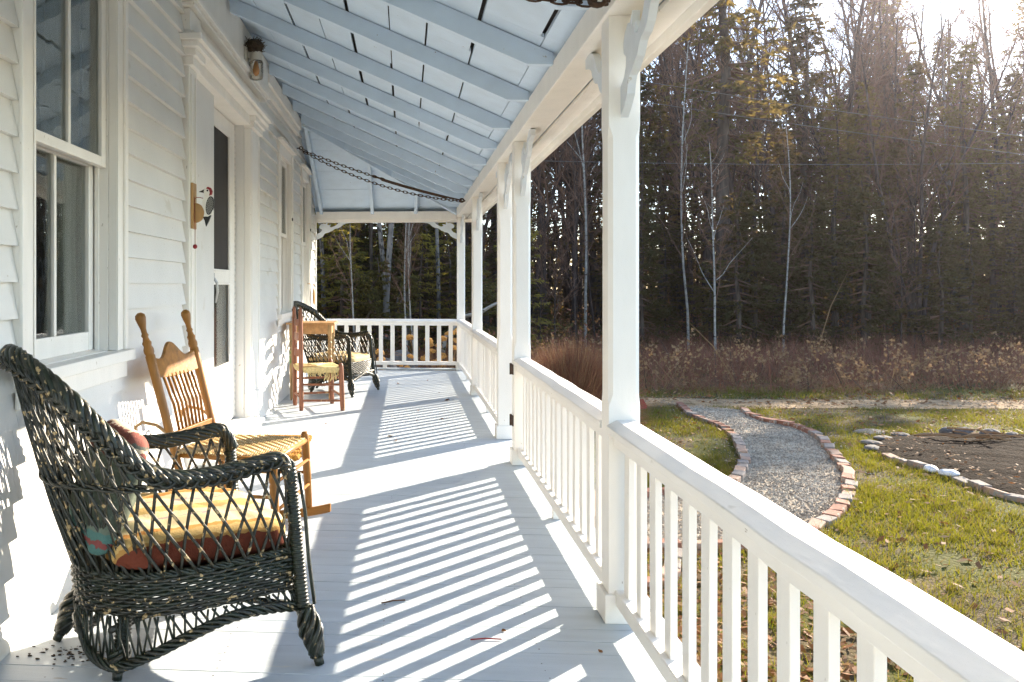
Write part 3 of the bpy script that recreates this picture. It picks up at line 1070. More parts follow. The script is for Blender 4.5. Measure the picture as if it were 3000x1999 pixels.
def wicker_chair(label, loc, rz, seed, mats):
    rg = random.Random(seed)
    wk, wn, gr = mats
    t = thing('wicker_armchair', label, 'armchair', loc, rz, 'black wicker armchairs')
    N = 161
    RC = spline(mirror(RIM), N)
    BC = spline(mirror(BASE), N)

    def S(u, v):
        u = min(max(u, 0.0), 1.0)
        i = u * (N - 1)
        k = min(int(i), N - 2)
        f = i - k
        r = RC[k] * (1 - f) + RC[k + 1] * f
        q = BC[k] * (1 - f) + BC[k + 1] * f
        p = q * (1 - v) + r * v
        bul = 0.012 * math.sin(math.pi * v)
        d = np.array([p[0] + 0.28, p[1], 0])
        return p + d / (np.linalg.norm(d) + 1e-9) * bul

    def H(u):
        return np.linalg.norm(S(u, 1.0) - S(u, 0.0))

    # ---- lattice: two families of leaning canes, paired uprights at the back
    b = MB()
    ns = 37
    for fam in (1, -1):
        for i in range(-16, ns + 16):
            u0 = (i + 0.5) / ns
            pts = []
            off = 0.004 * fam
            h = 0.0
            while True:
                u = u0 + fam * 0.19 * h
                if u > 1.0 or (u < 0.0):
                    if pts:
                        break
                    h += 0.01
                    if h > 0.5:
                        break
                    continue
                v = h / H(u)
                if v > 1:
                    break
                p = S(u, v)
                d = np.array([p[0] + 0.28, p[1], 0])
                p = p + d / np.linalg.norm(d) * off
                pts.append(p)
                h += 0.035
            if len(pts) >= 2:
                b.tube(np.array(pts), 0.0056 + rg.uniform(-0.0005, 0.0006), 5)
    for i in range(26):
        u = 0.30 + 0.40 * i / 25
        b.tube([S(u + 0.006 * k, v) * 1.0 for v, k in ((0, 0), (0.3, 0), (0.6, 0.3), (1, 0.6))], 0.0038, 5)
    b.build('lattice', wn, t, smooth=True)

    # ---- woven rows helper
    def loop_pts(curve, n):
        return spline(curve, n)

    front = [(0.05, 0.305, 0), (0.075, 0.15, 0), (0.085, 0, 0), (0.075, -0.15, 0), (0.05, -0.305, 0)]
    # ---- seat band: stacked rows weaving in and out of the stakes, all round
    def band_plan(n):
        a = spline([(x, y, z) for x, y, z in mirror(BASE)], int(n * 0.75))
        f = spline([(x, y, 0.365) for x, y, _ in front], n - int(n * 0.75) + 1)
        return np.vstack([a, f[1:]])
    NB = 300
    pl = band_plan(NB)
    dirs = pl - np.array([-0.28, 0, 0])
    dirs[:, 2] = 0
    dirs /= np.linalg.norm(dirs, axis=1)[:, None]
    seg = np.r_[0, np.cumsum(np.linalg.norm(np.diff(pl[:, :2], axis=0), axis=1))]
    b = MB()
    rows = 12
    for r in range(rows):
        zz_ = -r * 0.0112
        ph = math.pi * (r % 2)
        P = pl.copy()
        P[:, 2] += zz_ + 0.0015 * np.sin(seg * 37 + r)
        P += dirs * (0.0045 * np.sin(seg * 2 * math.pi / 0.056 + ph) + 0.002 - 0.00012 * r * r)[:, None]
        b.tube(P, 0.0064, 5, mi=1 if rg.random() < 0.5 else 0, cap=True)
    # lip at the top of the band
    for s_ in (0, 1, 2):
        P = pl.copy()
        a_ = seg * 2 * math.pi / 0.07 + s_ * 2.094
        P[:, 2] += 0.008 + 0.006 * np.sin(a_)
        P += dirs * (0.006 * np.cos(a_))[:, None]
        b.tube(P, 0.0055, 5)
    b.build('seat_band', [wk, wn], t, smooth=True)
    # seat deck
    b = MB()
    d = [(p[0], p[1]) for p in pl[::6]]
    b.prism([(x * 0.97 - 0.008, y * 0.97) for x, y in d], 0.325, 0.335, 'XY')
    b.build('seat', wk, t)

    # ---- skirt: drooping braid and canes under the band
    skz = spline([(0, 0, 0.175), (1, 0, 0.185), (2, 0, 0.20), (3, 0, 0.195), (4, 0, 0.155), (5, 0, 0.10), (6, 0, 0.05), (7, 0, 0.075), (8, 0, 0.16)], 9)[:, 2]
    ctl = []
    for (x, y, z), zs in zip(BASE, skz):
        k = 1.03
        ctl.append(((x + 0.28) * k - 0.28 + 0.02, y * k, zs))
    SK = spline(mirror(ctl), 120)
    fr = spline([(0.075, 0.315, 0.172), (0.095, 0.2, 0.2), (0.105, 0, 0.235), (0.095, -0.2, 0.2), (0.075, -0.315, 0.172)], 40)
    SKL = np.vstack([SK, fr])
    b = MB()
    sg = np.r_[0, np.cumsum(np.linalg.norm(np.diff(SKL, axis=0), axis=1))]
    dd = SKL - np.array([-0.28, 0, 0])
    dd[:, 2] = 0
    dd /= np.linalg.norm(dd, axis=1)[:, None] + 1e-9
    for s_ in range(5):
        a_ = sg * 2 * math.pi / 0.15 + s_ * 1.2566
        P = SKL + np.array([0, 0, 1.0]) * (0.013 * np.sin(a_))[:, None] + dd * (0.010 * np.cos(a_))[:, None]
        b.tube(P, 0.0068, 5, mi=s_ % 2)
    ns2 = 64
    for i in range(ns2):
        for fam in (1, -1):
            k0 = int(i / ns2 * (len(SK) - 1))
            k1 = min(max(int((i / ns2 + fam * 0.012) * (len(SK) - 1)), 0), len(SK) - 1)
            top = BC[min(int(k1 / (len(SK) - 1) * (N - 1)), N - 1)].copy()
            top[2] -= 0.125
            b.tube([SK[k0], top], 0.004, 4)
    for i in range(1, 19):
        p = fr[int(i / 19 * 39)]
        b.tube([p, (p[0] - 0.02, p[1] * 0.98 + rg.choice([-0.02, 0.02]), 0.25)], 0.004, 4)
    b.build('skirt', [wk, wn], t, smooth=True)

    # ---- braided rim: thick rope of canes over arms and back
    b = MB()
    n = 260
    RP = spline(mirror([(0.045, -0.30, 0.60)] + RIM[1:]), n)
    sg = np.r_[0, np.cumsum(np.linalg.norm(np.diff(RP, axis=0), axis=1))]
    T = np.gradient(RP, axis=0)
    T /= np.linalg.norm(T, axis=1)[:, None]
    out = RP - np.array([-0.28, 0, 0])
    out[:, 2] = 0
    out -= T * np.sum(out * T, axis=1)[:, None]
    out /= np.linalg.norm(out, axis=1)[:, None]
    upv = np.cross(T, out)
    uu = np.linspace(-1, 1, n)
    wid = 0.021 + 0.012 * np.exp(-(uu / 0.42) ** 2)
    for s_ in range(8):
        a_ = sg * 2 * math.pi / 0.26 + s_ * 2 * math.pi / 8
        rr = wid * (0.85 + 0.15 * np.sin(sg * 40 + s_))
        P = RP + out * (0.75 * rr * np.cos(a_))[:, None] + upv * (rr * np.sin(a_))[:, None]
        b.tube(P, 0.0098 + 0.003 * np.exp(-(uu / 0.42) ** 2), 6, mi=s_ % 2)
    # flattened plait laid along the outside
    for s_ in range(3):
        a_ = sg * 2 * math.pi / 0.11 + s_ * 2.094
        P = RP + out * (wid * 0.9 + 0.006 * np.sin(2 * a_))[:, None] + upv * (-0.3 * wid + 0.018 * np.sin(a_))[:, None]
        b.tube(P[8:-8], 0.006, 5, mi=1)
    # core
    b.tube(RP, wid * 0.72, 8)
    b.build('rim', [wk, wn], t, smooth=True)

    # ---- twisted band round the back at arm height
    b = MB()
    us = np.linspace(0.13, 0.87, 120)
    for s_ in range(3):
        P = []
        for k, u in enumerate(us):
            hh = 0.625 - 0.333
            v = min(hh / H(u) * (1.0 + 0.06 * math.sin((u - 0.13) / 0.74 * math.pi)), 0.97)
            p = S(u, v)
            d = np.array([p[0] + 0.28, p[1], 0])
            d /= np.linalg.norm(d)
            a_ = k * 0.42 + s_ * 2.094
            P.append(p + d * (0.009 * math.cos(a_) + 0.002) + np.array([0, 0, 0.008 * math.sin(a_)]))
        b.tube(P, 0.0052, 5, mi=s_ % 2)
    b.build('waist_band', [wn, wk], t, smooth=True)

    # ---- legs
    def wrapped(b, p0, p1, r, pitch=0.012):
        p0, p1 = np.array(p0), np.array(p1)
        L = np.linalg.norm(p1 - p0)
        n = max(6, int(L / pitch) * 4)
        prof = [(k / n, r * (1 + 0.13 * math.sin(k * math.pi / 2)) + 0.0) for k in range(n + 1)]
        b.lathe(prof, p0, p1, 10)

    def foot(b, p0, p1, r0, r1):
        """bulbous plaited foot made of coiled canes"""
        p0, p1 = np.array(p0), np.array(p1)
        ax = p1 - p0
        L = np.linalg.norm(ax)
        ax /= L
        u = np.cross(ax, [1, 0.2, 0]); u /= np.linalg.norm(u)
        w = np.cross(ax, u)
        for s_ in range(6):
            P, rr = [], []
            for k in range(30):
                f = k / 29
                rad = (r0 + (r1 - r0) * math.sin(math.pi * min(1, f * 1.15)) ** 2) * (1 - 0.25 * (f > 0.93))
                a_ = f * 4.2 + s_ * 1.047
                P.append(p0 + ax * L * f + rad * (math.cos(a_) * u + math.sin(a_) * w))
            b.tube(P, 0.0095, 5, mi=s_ % 2)
        b.lathe([(0, r0 * 0.95), (0.5, r1 * 0.9), (0.9, r1 * 0.8), (1, r1 * 0.55)], p0, p1, 9)
        b.lathe([(0, 0.018), (1, 0.016)], p1, p1 + ax * 0.028, 8)

    for s in (-1, 1):
        b = MB()
        wrapped(b, (0.035, s * 0.302, 0.655), (0.07, s * 0.332, 0.19), 0.0215)
        foot(b, (0.075, s * 0.338, 0.185), (0.108, s * 0.368, 0.03), 0.022, 0.034)
        b.tube([(0.06, s * 0.325, 0.63), (0.075, s * 0.34, 0.5), (0.085, s * 0.345, 0.35), (0.1, s * 0.36, 0.2)], 0.007, 5)
        b.build('leg', [wk, wn], t, smooth=True)
        b = MB()
        if s < 0:
            wrapped(b, (-0.455, -0.165, 0.33), (-0.49, -0.175, 0.10), 0.024)
            foot(b, (-0.49, -0.175, 0.105), (-0.50, -0.178, 0.03), 0.021, 0.028)
        else:
            wrapped(b, (-0.46, 0.19, 0.33), (-0.55, 0.2, 0.17), 0.022)
            foot(b, (-0.55, 0.2, 0.175), (-0.62, 0.21, 0.03), 0.022, 0.037)
        b.build('leg', [wk, wn], t, smooth=True)
    b = MB()
    b.tube([(0.07, -0.33, 0.19), (-0.22, 0, 0.17), (-0.53, 0.2, 0.17)], 0.011, 6)
    b.tube([(0.07, 0.33, 0.19), (-0.22, 0, 0.155), (-0.53, -0.2, 0.17)], 0.011, 6)
    b.tube([(0.075, -0.33, 0.24), (0.075, 0.33, 0.24)], 0.012, 6)
    b.build('stretcher', wn, t, smooth=True)
    return t


CA = (-0.573, 3.0, 0.0)
CAR = R(31)
wicker_chair('black wicker armchair in the foreground with diamond lattice sides', CA, CAR, 3, (M['wicker'], M['wicker2'], M['greenw']))
CB = (-0.57, 9.68, 0.0)
CBR = R(-21)
wicker_chair('black wicker armchair at the far end of the porch, behind the small table', CB, CBR, 4, (M['wicker'], M['wicker2'], M['greenw']))


def cushion(name, label, cat, loc, rot, size, m, seed=0, puff=0.62, wav=0.006):
    rg = random.Random(seed)
    sx, sy, sz = size
    ph = [rg.uniform(0, 6) for _ in range(6)]
    b = MB()
    n = 40

    def fn(u, v):
        t = 2 * math.pi * u
        p = math.pi * (v - 0.5)
        e1, e2 = 0.32, puff
        f = lambda x, e: math.copysign(abs(x) ** e, x)
        x = f(math.cos(p), e2) * f(math.cos(t), e1)
        y = f(math.cos(p), e2) * f(math.sin(t), e1)
        z = f(math.sin(p), e2)
        w = wav * (math.sin(x * 7 + ph[0]) * math.sin(y * 6 + ph[1]) + 0.6 * math.sin(x * 15 + ph[2] + y * 9) + 0.5 * math.sin(y * 21 + ph[3]))
        crown = 1 - 0.28 * (x * x + y * y) / 2
        return (sx / 2 * x, sy / 2 * y, sz / 2 * z * crown + w)
    b.grid(fn, 2 * n, n, closed=True)
    o = b.build(name, m, None, smooth=True)
    o.location = loc
    o.rotation_euler = rot
    return tag(o, label, cat)


def local(loc, rz, p):
    c, s = math.cos(rz), math.sin(rz)
    return (loc[0] + c * p[0] - s * p[1], loc[1] + s * p[0] + c * p[1], loc[2] + p[2])


gold, dgold, cream_, redb, lil, org = (0.46, 0.31, 0.12), (0.34, 0.19, 0.06), (0.56, 0.45, 0.27), (0.12, 0.032, 0.018), (0.33, 0.26, 0.24), (0.43, 0.2, 0.055)
M['serape'] = stripes('striped_rug_cloth', (0.0, 1.0, 0.9, 0.5), [
    (0.0, cream_), (0.165, dgold), (0.18, redb), (0.245, dgold), (0.26, gold), (0.30, org), (0.325, cream_), (0.41, lil), (0.425, cream_),
    (0.47, gold), (0.54, cream_), (0.60, lil), (0.615, cream_), (0.70, org), (0.73, gold), (0.80, redb), (0.86, cream_)])
cushion('seat_cushion', 'gold, cream and dark red striped cushion on the seat of the foreground armchair', 'cushion',
        local(CA, CAR, (-0.235, 0, 0.412)), (0, R(1), CAR), (0.60, 0.57, 0.165), M['serape'], 1, 0.5)
M['blanket'] = stripes('grey_green_blanket_cloth', (0.0, 0.12, 0.0, 0.0), [(0.0, (0.2, 0.2, 0.2))])
M['blanket'] = stripes('grey_green_blanket_cloth', (1.0, 0.04, 0.0, 0.5), [
    (0.0, (0.10, 0.12, 0.095)), (0.20, (0.5, 0.42, 0.3)), (0.215, (0.11, 0.13, 0.10)), (0.30, (0.065, 0.135, 0.12)), (0.33, (0.17, 0.05, 0.045)),
    (0.345, (0.065, 0.135, 0.12)), (0.375, (0.11, 0.13, 0.10)), (0.60, (0.2, 0.07, 0.055)), (0.635, (0.45, 0.36, 0.25)), (0.648, (0.10, 0.1, 0.08)),
    (0.66, (0.22, 0.08, 0.062)), (0.69, (0.5, 0.4, 0.3)), (0.705, (0.11, 0.13, 0.10))], bscale=220)
cushion('pillow', 'grey green blanket cloth pillow with red and teal stripes leaning in the foreground armchair', 'pillow',
        local(CA, CAR, (-0.50, 0.0, 0.585)), (0, R(-70), CAR), (0.40, 0.46, 0.16), M['blanket'], 5, 0.75)
cushion('seat_cushion', 'plain tan cushion on the seat of the far wicker armchair', 'cushion',
        local(CB, CBR, (-0.22, 0, 0.40)), (0, R(1), CBR), (0.60, 0.57, 0.13), M['cream'], 2, 0.55)

# ------------------------------------------------------------------ rocking chair
rk = thing('rocking_chair', 'honey oak rocking chair with spindle back behind the foreground armchair', 'rocking chair', (-0.99, 4.20, 0), R(-9.4))


def turned(b, p0, p1, finial=True):
    pr = [(0, 0.017), (0.08, 0.02), (0.45, 0.021), (0.74, 0.0235), (0.80, 0.0245), (0.805, 0.021), (0.815, 0.025), (0.83, 0.0255), (0.845, 0.02), (0.86, 0.0235),
          (0.87, 0.0175), (0.885, 0.014), (0.895, 0.019), (0.905, 0.0135), (0.925, 0.0145), (0.95, 0.021), (0.975, 0.0265), (0.99, 0.0235), (1.0, 0.010)]
    b.lathe(pr, p0, p1, 16)


xl = lambda z: 0.01 - 0.32 * (z - 0.1) * 0.85      # back rake
for s in (-1, 1):
    b = MB()
    turned(b, (xl(0.08) - 0.0, s * 0.245, 0.075), (xl(1.115), s * 0.262, 1.115))
    b.build('back_post', M['oak'], rk, smooth=True)
# crest
b = MB()
V = []
n = 25
for side in (-1, 1):
    for i in range(n):
        u = -1 + 2 * i / (n - 1)
        yy = 0.238 * u
        zt = 0.885 + 0.075 * (math.cos(min(abs(u) / 0.62, 1) * math.pi) * 0.5 + 0.5) + 0.014 * max(0, (abs(u) - 0.62) / 0.38) ** 1.5
        zb = 0.80 - 0.012 * math.cos(u * 1.5)
        bow = 0.012 * (u * u - 1)
        V.append((xl(zb) + bow + side * 0.009, yy, zb))
        V.append((xl(zt) + bow + side * 0.009, yy, zt))
F = []
for i in range(n - 1):
    a = 2 * i
    F += [(a, a + 1, a + 3, a + 2), (2 * n + a, 2 * n + a + 2, 2 * n + a + 3, 2 * n + a + 1), (a + 1, 2 * n + a + 1, 2 * n + a + 3, a + 3),
          (a, a + 2, 2 * n + a + 2, 2 * n + a)]
F += [(0, 2 * n, 2 * n + 1, 1), (2 * n - 2, 2 * n - 1, 4 * n - 1, 4 * n - 2)]
b.add(V, F)
b.build('crest_rail', M['oakx'], rk, smooth=False, bevel=0.004)
b = MB()
b.box(xl(0.52) - 0.011, xl(0.52) + 0.011, -0.24, 0.24, 0.495, 0.535)
b.build('lower_back_rail', M['oakx'], rk, bevel=0.004)
for i in range(8):
    yy = -0.165 + 0.33 * i / 7
    b = MB()
    b.tube([(xl(0.53), yy * 0.9, 0.53), (xl(0.66) + 0.012, yy * 0.97, 0.66), (xl(0.805) - 0.006, yy, 0.805)], [0.0075, 0.0085, 0.007], 8)
    b.build('spindle', M['oak'], rk, smooth=True)
# seat frame and woven seat
b = MB()
zs = 0.43
f0, f1 = -0.08, 0.42
b.tube([(f0, -0.235, zs), (f1, -0.27, zs)], 0.015, 8)
b.tube([(f0, 0.235, zs), (f1, 0.27, zs)], 0.015, 8)
b.tube([(f1, -0.27, zs), (f1, 0.27, zs)], 0.015, 8)
b.tube([(f0, -0.235, zs), (f0, 0.235, zs)], 0.015, 8)
b.build('seat_frame', M['oakx'], rk, smooth=True)
b = MB()
for i in range(34):
    u = (i + 0.5) / 34
    y_ = -0.25 + 0.5 * u
    w = 0.0065
    P = [(f0 - 0.005 + (f1 - f0 + 0.01) * k / 40, y_ * (0.94 + 0.12 * k / 40), zs + 0.0135 + 0.003 * math.sin(k * math.pi / 2 + i * math.pi / 2)) for k in range(41)]
    b.tube(P, w, 4)
for k in range(32):
    x_ = f0 + (f1 - f0) * (k + 0.5) / 32
    P = [(x_, -0.262 + 0.524 * i / 40, zs + 0.0145 - 0.003 * math.sin(i * math.pi / 2 + k * math.pi / 2)) for i in range(41)]
    b.tube(P, 0.0065, 4)
b.build('woven_seat', M['cane'], rk, smooth=True)
legp = [(0, 0.014), (0.1, 0.018), (0.45, 0.021), (0.62, 0.0215), (0.64, 0.0175), (0.66, 0.022), (0.86, 0.0225), (0.97, 0.021), (1, 0.014)]
for s in (-1, 1):
    b = MB()
    b.lathe(legp, (0.44, s * 0.275, 0.055), (0.415, s * 0.27, 0.475), 14)
    b.build('front_leg', M['oak'], rk, smooth=True)
    b = MB()
    P = []
    for k in range(24):
        f = k / 23
        x_ = -0.36 + 0.92 * f
        P.append((x_, 0.035 + 0.30 * (f - 0.55) ** 2 * 1.0))
    pts = [(x_, z_ + 0.022) for x_, z_ in P] + [(x_, z_ - 0.022) for x_, z_ in P[::-1]]
    zoff = 0.024 - min(z for _, z in pts) - 0.022
    pts = [(x_, z_ + zoff) for x_, z_ in pts]
    b.prism(pts, s * 0.262 - 0.011, s * 0.262 + 0.011, 'XZ')
    b.build('rocker', M['oakx'], rk, bevel=0.003)
    b = MB()
    b.tube([(xl(0.52), s * 0.262, 0.53), (xl(0.52) - 0.07, s * 0.268, 0.575), (xl(0.52) - 0.14, s * 0.268, 0.585), (xl(0.52) - 0.18, s * 0.266, 0.56), (xl(0.52) - 0.185, s * 0.262, 0.50)], 0.0085, 7)
    b.build('bent_brace', M['plainwood'], rk, smooth=True)
for (p, q) in (((0.435, -0.275, 0.33), (0.435, 0.275, 0.33)), ((0.44, -0.275, 0.2), (0.44, 0.275, 0.2)), ((-0.05, -0.25, 0.25), (0.435, -0.275, 0.26)),
               ((-0.05, 0.25, 0.25), (0.435, 0.275, 0.26)), ((-0.02, -0.245, 0.2), (-0.02, 0.245, 0.2))):
    b = MB()
    b.lathe([(0, 0.007), (0.5, 0.0115), (1, 0.007)], p, q, 10)
    b.build('stretcher', M['oakx'], rk, smooth=True)

# ------------------------------------------------------------------ ladder back chair
lc = thing('ladder_back_chair', 'old reddish ladder back chair with fraying rush seat beside the small table', 'chair', (0, 0, 0), 0)
RP_ = [(-1.046, 8.278), (-1.158, 8.64)]
FP_ = [(-0.641, 8.307), (-0.79, 8.80)]
for (x, y) in RP_:
    b = MB()
    b.lathe([(0, 0.020), (0.05, 0.0235), (0.5, 0.024), (0.9, 0.022), (0.96, 0.019), (0.985, 0.016), (1, 0.008)], (x + 0.005, y, 0.001), (x - 0.005, y, 1.03), 12)
    b.build('back_post', M['redwood'], lc, smooth=True)
for (x, y) in FP_:
    b = MB()
    b.lathe([(0, 0.021), (0.1, 0.0245), (0.9, 0.0255), (0.97, 0.022), (1, 0.012)], (x + 0.01, y, 0.001), (x - 0.01, y, 0.475), 12)
    b.build('front_leg', M['redwood'], lc, smooth=True)
for (z0, z1) in ((0.84, 0.90), (0.69, 0.765), (0.53, 0.60)):
    b = MB()
    V, F = [], []
    n = 13
    a0, a1 = np.array(RP_[0]), np.array(RP_[1])
    nn = np.array([-(a1 - a0)[1], (a1 - a0)[0]])
    nn /= np.linalg.norm(nn)
    for side in (-1, 1):
        for i in range(n):
            u = i / (n - 1)
            p = a0 + (a1 - a0) * u + nn * (0.02 * math.sin(math.pi * u) + side * 0.005)
            V += [(p[0], p[1], z0 + 0.004 * math.sin(math.pi * u)), (p[0], p[1], z1 - 0.018 * (2 * u - 1) ** 4 + 0.01 * math.sin(math.pi * u))]
    for i in range(n - 1):
        a = 2 * i
        F += [(a, a + 1, a + 3, a + 2), (2 * n + a, 2 * n + a + 2, 2 * n + a + 3, 2 * n + a + 1), (a + 1, 2 * n + a + 1, 2 * n + a + 3, a + 3), (a, a + 2, 2 * n + a + 2, 2 * n + a)]
    b.add(V, F)
    b.build('slat', M['redwood'], lc)
for (p, q, z) in ((RP_[0], FP_[0], 0.10), (RP_[0], FP_[0], 0.26), (RP_[1], FP_[1], 0.12), (RP_[1], FP_[1], 0.28), (FP_[0], FP_[1], 0.15), (FP_[0], FP_[1], 0.31), (RP_[0], RP_[1], 0.13)):
    b = MB()
    b.lathe([(0, 0.008), (0.1, 0.0115), (0.9, 0.0115), (1, 0.008)], (*p, z), (*q, z), 9)
    b.build('rung', M['redwood'], lc, smooth=True)
# rush seat: strands parallel to the edges meeting on the diagonals, frayed at the front edge
b = MB()
C4 = [np.array((*RP_[0], 0)), np.array((*FP_[0], 0)), np.array((*FP_[1], 0)), np.array((*RP_[1], 0))]
mid = sum(C4) / 4
for e in range(4):
    A, Bq = C4[e], C4[(e + 1) % 4]
    for i in range(18):
        f = i / 18
        p, q = A + (mid - A) * f, Bq + (mid - Bq) * f
        zt = 0.432 - 0.012 * f
        b.tube([(p[0], p[1], zt), ((p[0] + q[0]) / 2, (p[1] + q[1]) / 2, zt - 0.006 * (1 - f) + rnd.uniform(-0.002, 0.002)), (q[0], q[1], zt)], 0.0075, 5)
    out_ = ((A + Bq) / 2 - mid)
    out_ /= np.linalg.norm(out_)
    for k in range(4):
        pts = [A + (Bq - A) * u + out_ * 0.012 * math.cos(k * 0.6) for u in np.linspace(0.04, 0.96, 8)]
        b.tube([(v[0], v[1], 0.425 - 0.013 * k) for v in pts], 0.009, 5)
for i in range(46):       # ragged ends hanging under the near edge
    u = rnd.uniform(0.05, 0.97)
    p = C4[0] + (C4[1] - C4[0]) * u
    l = rnd.uniform(0.02, 0.055) + (0.05 if 0.62 < u < 0.85 else 0)
    b.tube([(p[0], p[1] + rnd.uniform(-0.01, 0.04), 0.40), (p[0] + rnd.uniform(-0.02, 0.02), p[1] + rnd.uniform(-0.01, 0.04), 0.39 - l * 0.6),
            (p[0] + rnd.uniform(-0.03, 0.03), p[1] + 0.01, 0.39 - l)], 0.005, 4)
b.build('rush_seat', M['rush'], lc, smooth=True)

# ------------------------------------------------------------------ small table
tb = thing('side_table', 'small worn wooden table with green flecked turned legs behind the ladder back chair', 'table', (0, 0, 0))
tx0, tx1, ty0, ty1, tz = -1.30, -0.77, 8.97, 9.44, 0.845
b = MB()
b.box(tx0, tx1, ty0, ty1, tz - 0.022, tz)
b.build('tabletop', M['pine'], tb, bevel=0.006)
b = MB()
i_ = 0.045
b.box(tx0 + i_, tx1 - i_, ty0 + i_, ty0 + i_ + 0.018, tz - 0.125, tz - 0.0225)
b.box(tx0 + i_, tx1 - i_, ty1 - i_ - 0.018, ty1 - i_, tz - 0.125, tz - 0.0225)
b.box(tx1 - i_ - 0.018, tx1 - i_, ty0 + i_ + 0.019, ty1 - i_ - 0.019, tz - 0.125, tz - 0.0225)
b.box(tx0 + i_, tx0 + i_ + 0.018, ty0 + i_ + 0.019, ty1 - i_ - 0.019, tz - 0.125, tz - 0.0225)
b.build('apron', M['pine'], tb, bevel=0.003)
for x in (tx0 + 0.055, tx1 - 0.055):
    for y in (ty0 + 0.055, ty1 - 0.055):
        b = MB()
        b.box(x - 0.021, x + 0.021, y - 0.021, y + 0.021, 0.70, tz - 0.023)
        b.lathe([(0, 0.010), (0.04, 0.014), (0.3, 0.017), (0.62, 0.021), (0.68, 0.0225), (0.70, 0.016), (0.73, 0.022), (0.78, 0.0225), (0.81, 0.015), (0.84, 0.022), (0.9, 0.022),
                 (0.92, 0.016), (0.96, 0.022), (1, 0.02)], (x, y, 0.001), (x, y, 0.699), 14)
        b.build('leg', M['tableleg'], tb, smooth=False)

# ------------------------------------------------------------------ door mat
mt = MB()
rows, segn = 7, 8
for r in range(rows):
    yy = 5.94 + 0.125 * r
    for s_ in range(3):
        P = []
        for k in range(70):
            f = k / 69
            x_ = -1.19 + 0.42 * f + 0.012 * math.sin(r * 2.1)
            a_ = k * 0.62 + s_ * 2.094 + r * 1.1
            P.append((x_, yy + 0.038 * math.sin(a_), 0.018 + 0.010 * math.sin(2 * a_)))
        mt.tube(P, 0.015, 6)
for r in range(rows - 1):        # filler strands
    P = [(-1.19 + 0.42 * k / 39, 6.0 + 0.125 * r + 0.01 * math.sin(k * 0.8), 0.014) for k in range(40)]
    mt.tube(P, 0.013, 6)
o = mt.build('door_mat', M['jute'], None, smooth=True)
tag(o, 'thick braided orange brown coir mat in front of the door step', 'door mat')

# ------------------------------------------------------------------ wall lamp, nest, woodpecker, chains
lp = thing('wall_lamp', 'glass jar porch lamp with amber bulb above the door', 'lamp', (-1.30, 6.72, 3.12))
b = MB()
b.box(0.0005, 0.022, -0.07, 0.07, -0.08, 0.10)
b.build('back_plate', M['greybulb'], lp, bevel=0.004)
b = MB()
b.lathe([(0, 0.045), (0.4, 0.05), (1, 0.054)], (0.085, 0, 0.02), (0.085, 0, -0.05), 16)
b.box(0.022, 0.07, -0.02, 0.02, -0.03, 0.02)
b.build('socket', M['greybulb'], lp)
b = MB()
b.lathe([(0, 0.05), (0.1, 0.058), (0.8, 0.058), (0.95, 0.05), (1, 0.02)], (0.085, 0, -0.051), (0.085, 0, -0.205), 20)
b.build('jar', M['jar'], lp, smooth=True)
b = MB()
b.lathe([(0, 0.014), (0.25, 0.02), (0.6, 0.029), (0.85, 0.024), (1, 0.008)], (0.085, 0, -0.052), (0.085, 0, -0.17), 14)
b.build('bulb', M['amber'], lp, smooth=True)
b = MB()
rg = random.Random(11)
b.ball((-1.225, 6.70, 3.185), 0.085, 14, sq=(0.85, 1.15, 0.62), jit=0.12, rg=rg)
for i in range(120):
    a, e = rg.uniform(0, 6.28), rg.uniform(-0.8, 1.2)
    p = np.array([-1.225 + 0.075 * math.cos(a) * math.cos(e), 6.70 + 0.1 * math.sin(a) * math.cos(e), 3.185 + 0.055 * math.sin(e)])
    d = np.array([rg.uniform(-1, 1), rg.uniform(-1, 1), rg.uniform(-0.7, 0.4)]) * 0.035
    b.tube([p - d, p + d + np.array([0, 0, -0.004])], 0.0022, 3)
tag(b.build('bird_nest', M['nest']), 'dark mud and straw bird nest built on top of the lamp', 'nest')

# woodpecker knocker: board on the pilaster, half disc and bird standing out from it
wp = thing('woodpecker_knocker', 'painted wooden woodpecker door knocker with red bead on a cord', 'door knocker', (XP + 0.0005, 5.13, 1.60))
b = MB()
b.box(0, 0.016, -0.045, 0.045, 0.0, 0.285)
b.build('back_board', M['plainwood'], wp, bevel=0.003)
b = MB()
b.prism([(0.0165 + 0.062 * math.sin(t), 0.10 - 0.062 * math.cos(t)) for t in np.linspace(0, math.pi, 18)], -0.010, 0.010, 'XZ')
b.build('half_disc', M['plainwood'], wp, bevel=0.003)


def poly(b, pts, y0, y1, mi=0):
    b.prism(pts, y0, y1, 'XZ', mi)


bird = MB()
ell = lambda cx, cz, rx, rz_, n=22, a=0.0: [(cx + rx * math.cos(t) * math.cos(a) - rz_ * math.sin(t) * math.sin(a), cz + rx * math.cos(t) * math.sin(a) + rz_ * math.sin(t) * math.cos(a)) for t in np.linspace(0, 2 * math.pi, n, endpoint=False)]
poly(bird, [(0.085, 0.245), (0.075, 0.21), (0.067, 0.17), (0.062, 0.13), (0.06, 0.10), (0.068, 0.078), (0.10, 0.075), (0.125, 0.09), (0.132, 0.13), (0.128, 0.17), (0.12, 0.20), (0.12, 0.24), (0.105, 0.258)], -0.009, 0.009, 0)
poly(bird, ell(0.098, 0.232, 0.024, 0.024), -0.0095, 0.0095, 0)
body = bird.build('body', M['birdwhite'], wp, bevel=0.002)
b = MB()
poly(b, [(0.088, 0.245), (0.078, 0.247), (0.042, 0.23), (0.078, 0.225)], -0.008, 0.008)
b.build('beak', M['black'], wp)
b = MB()
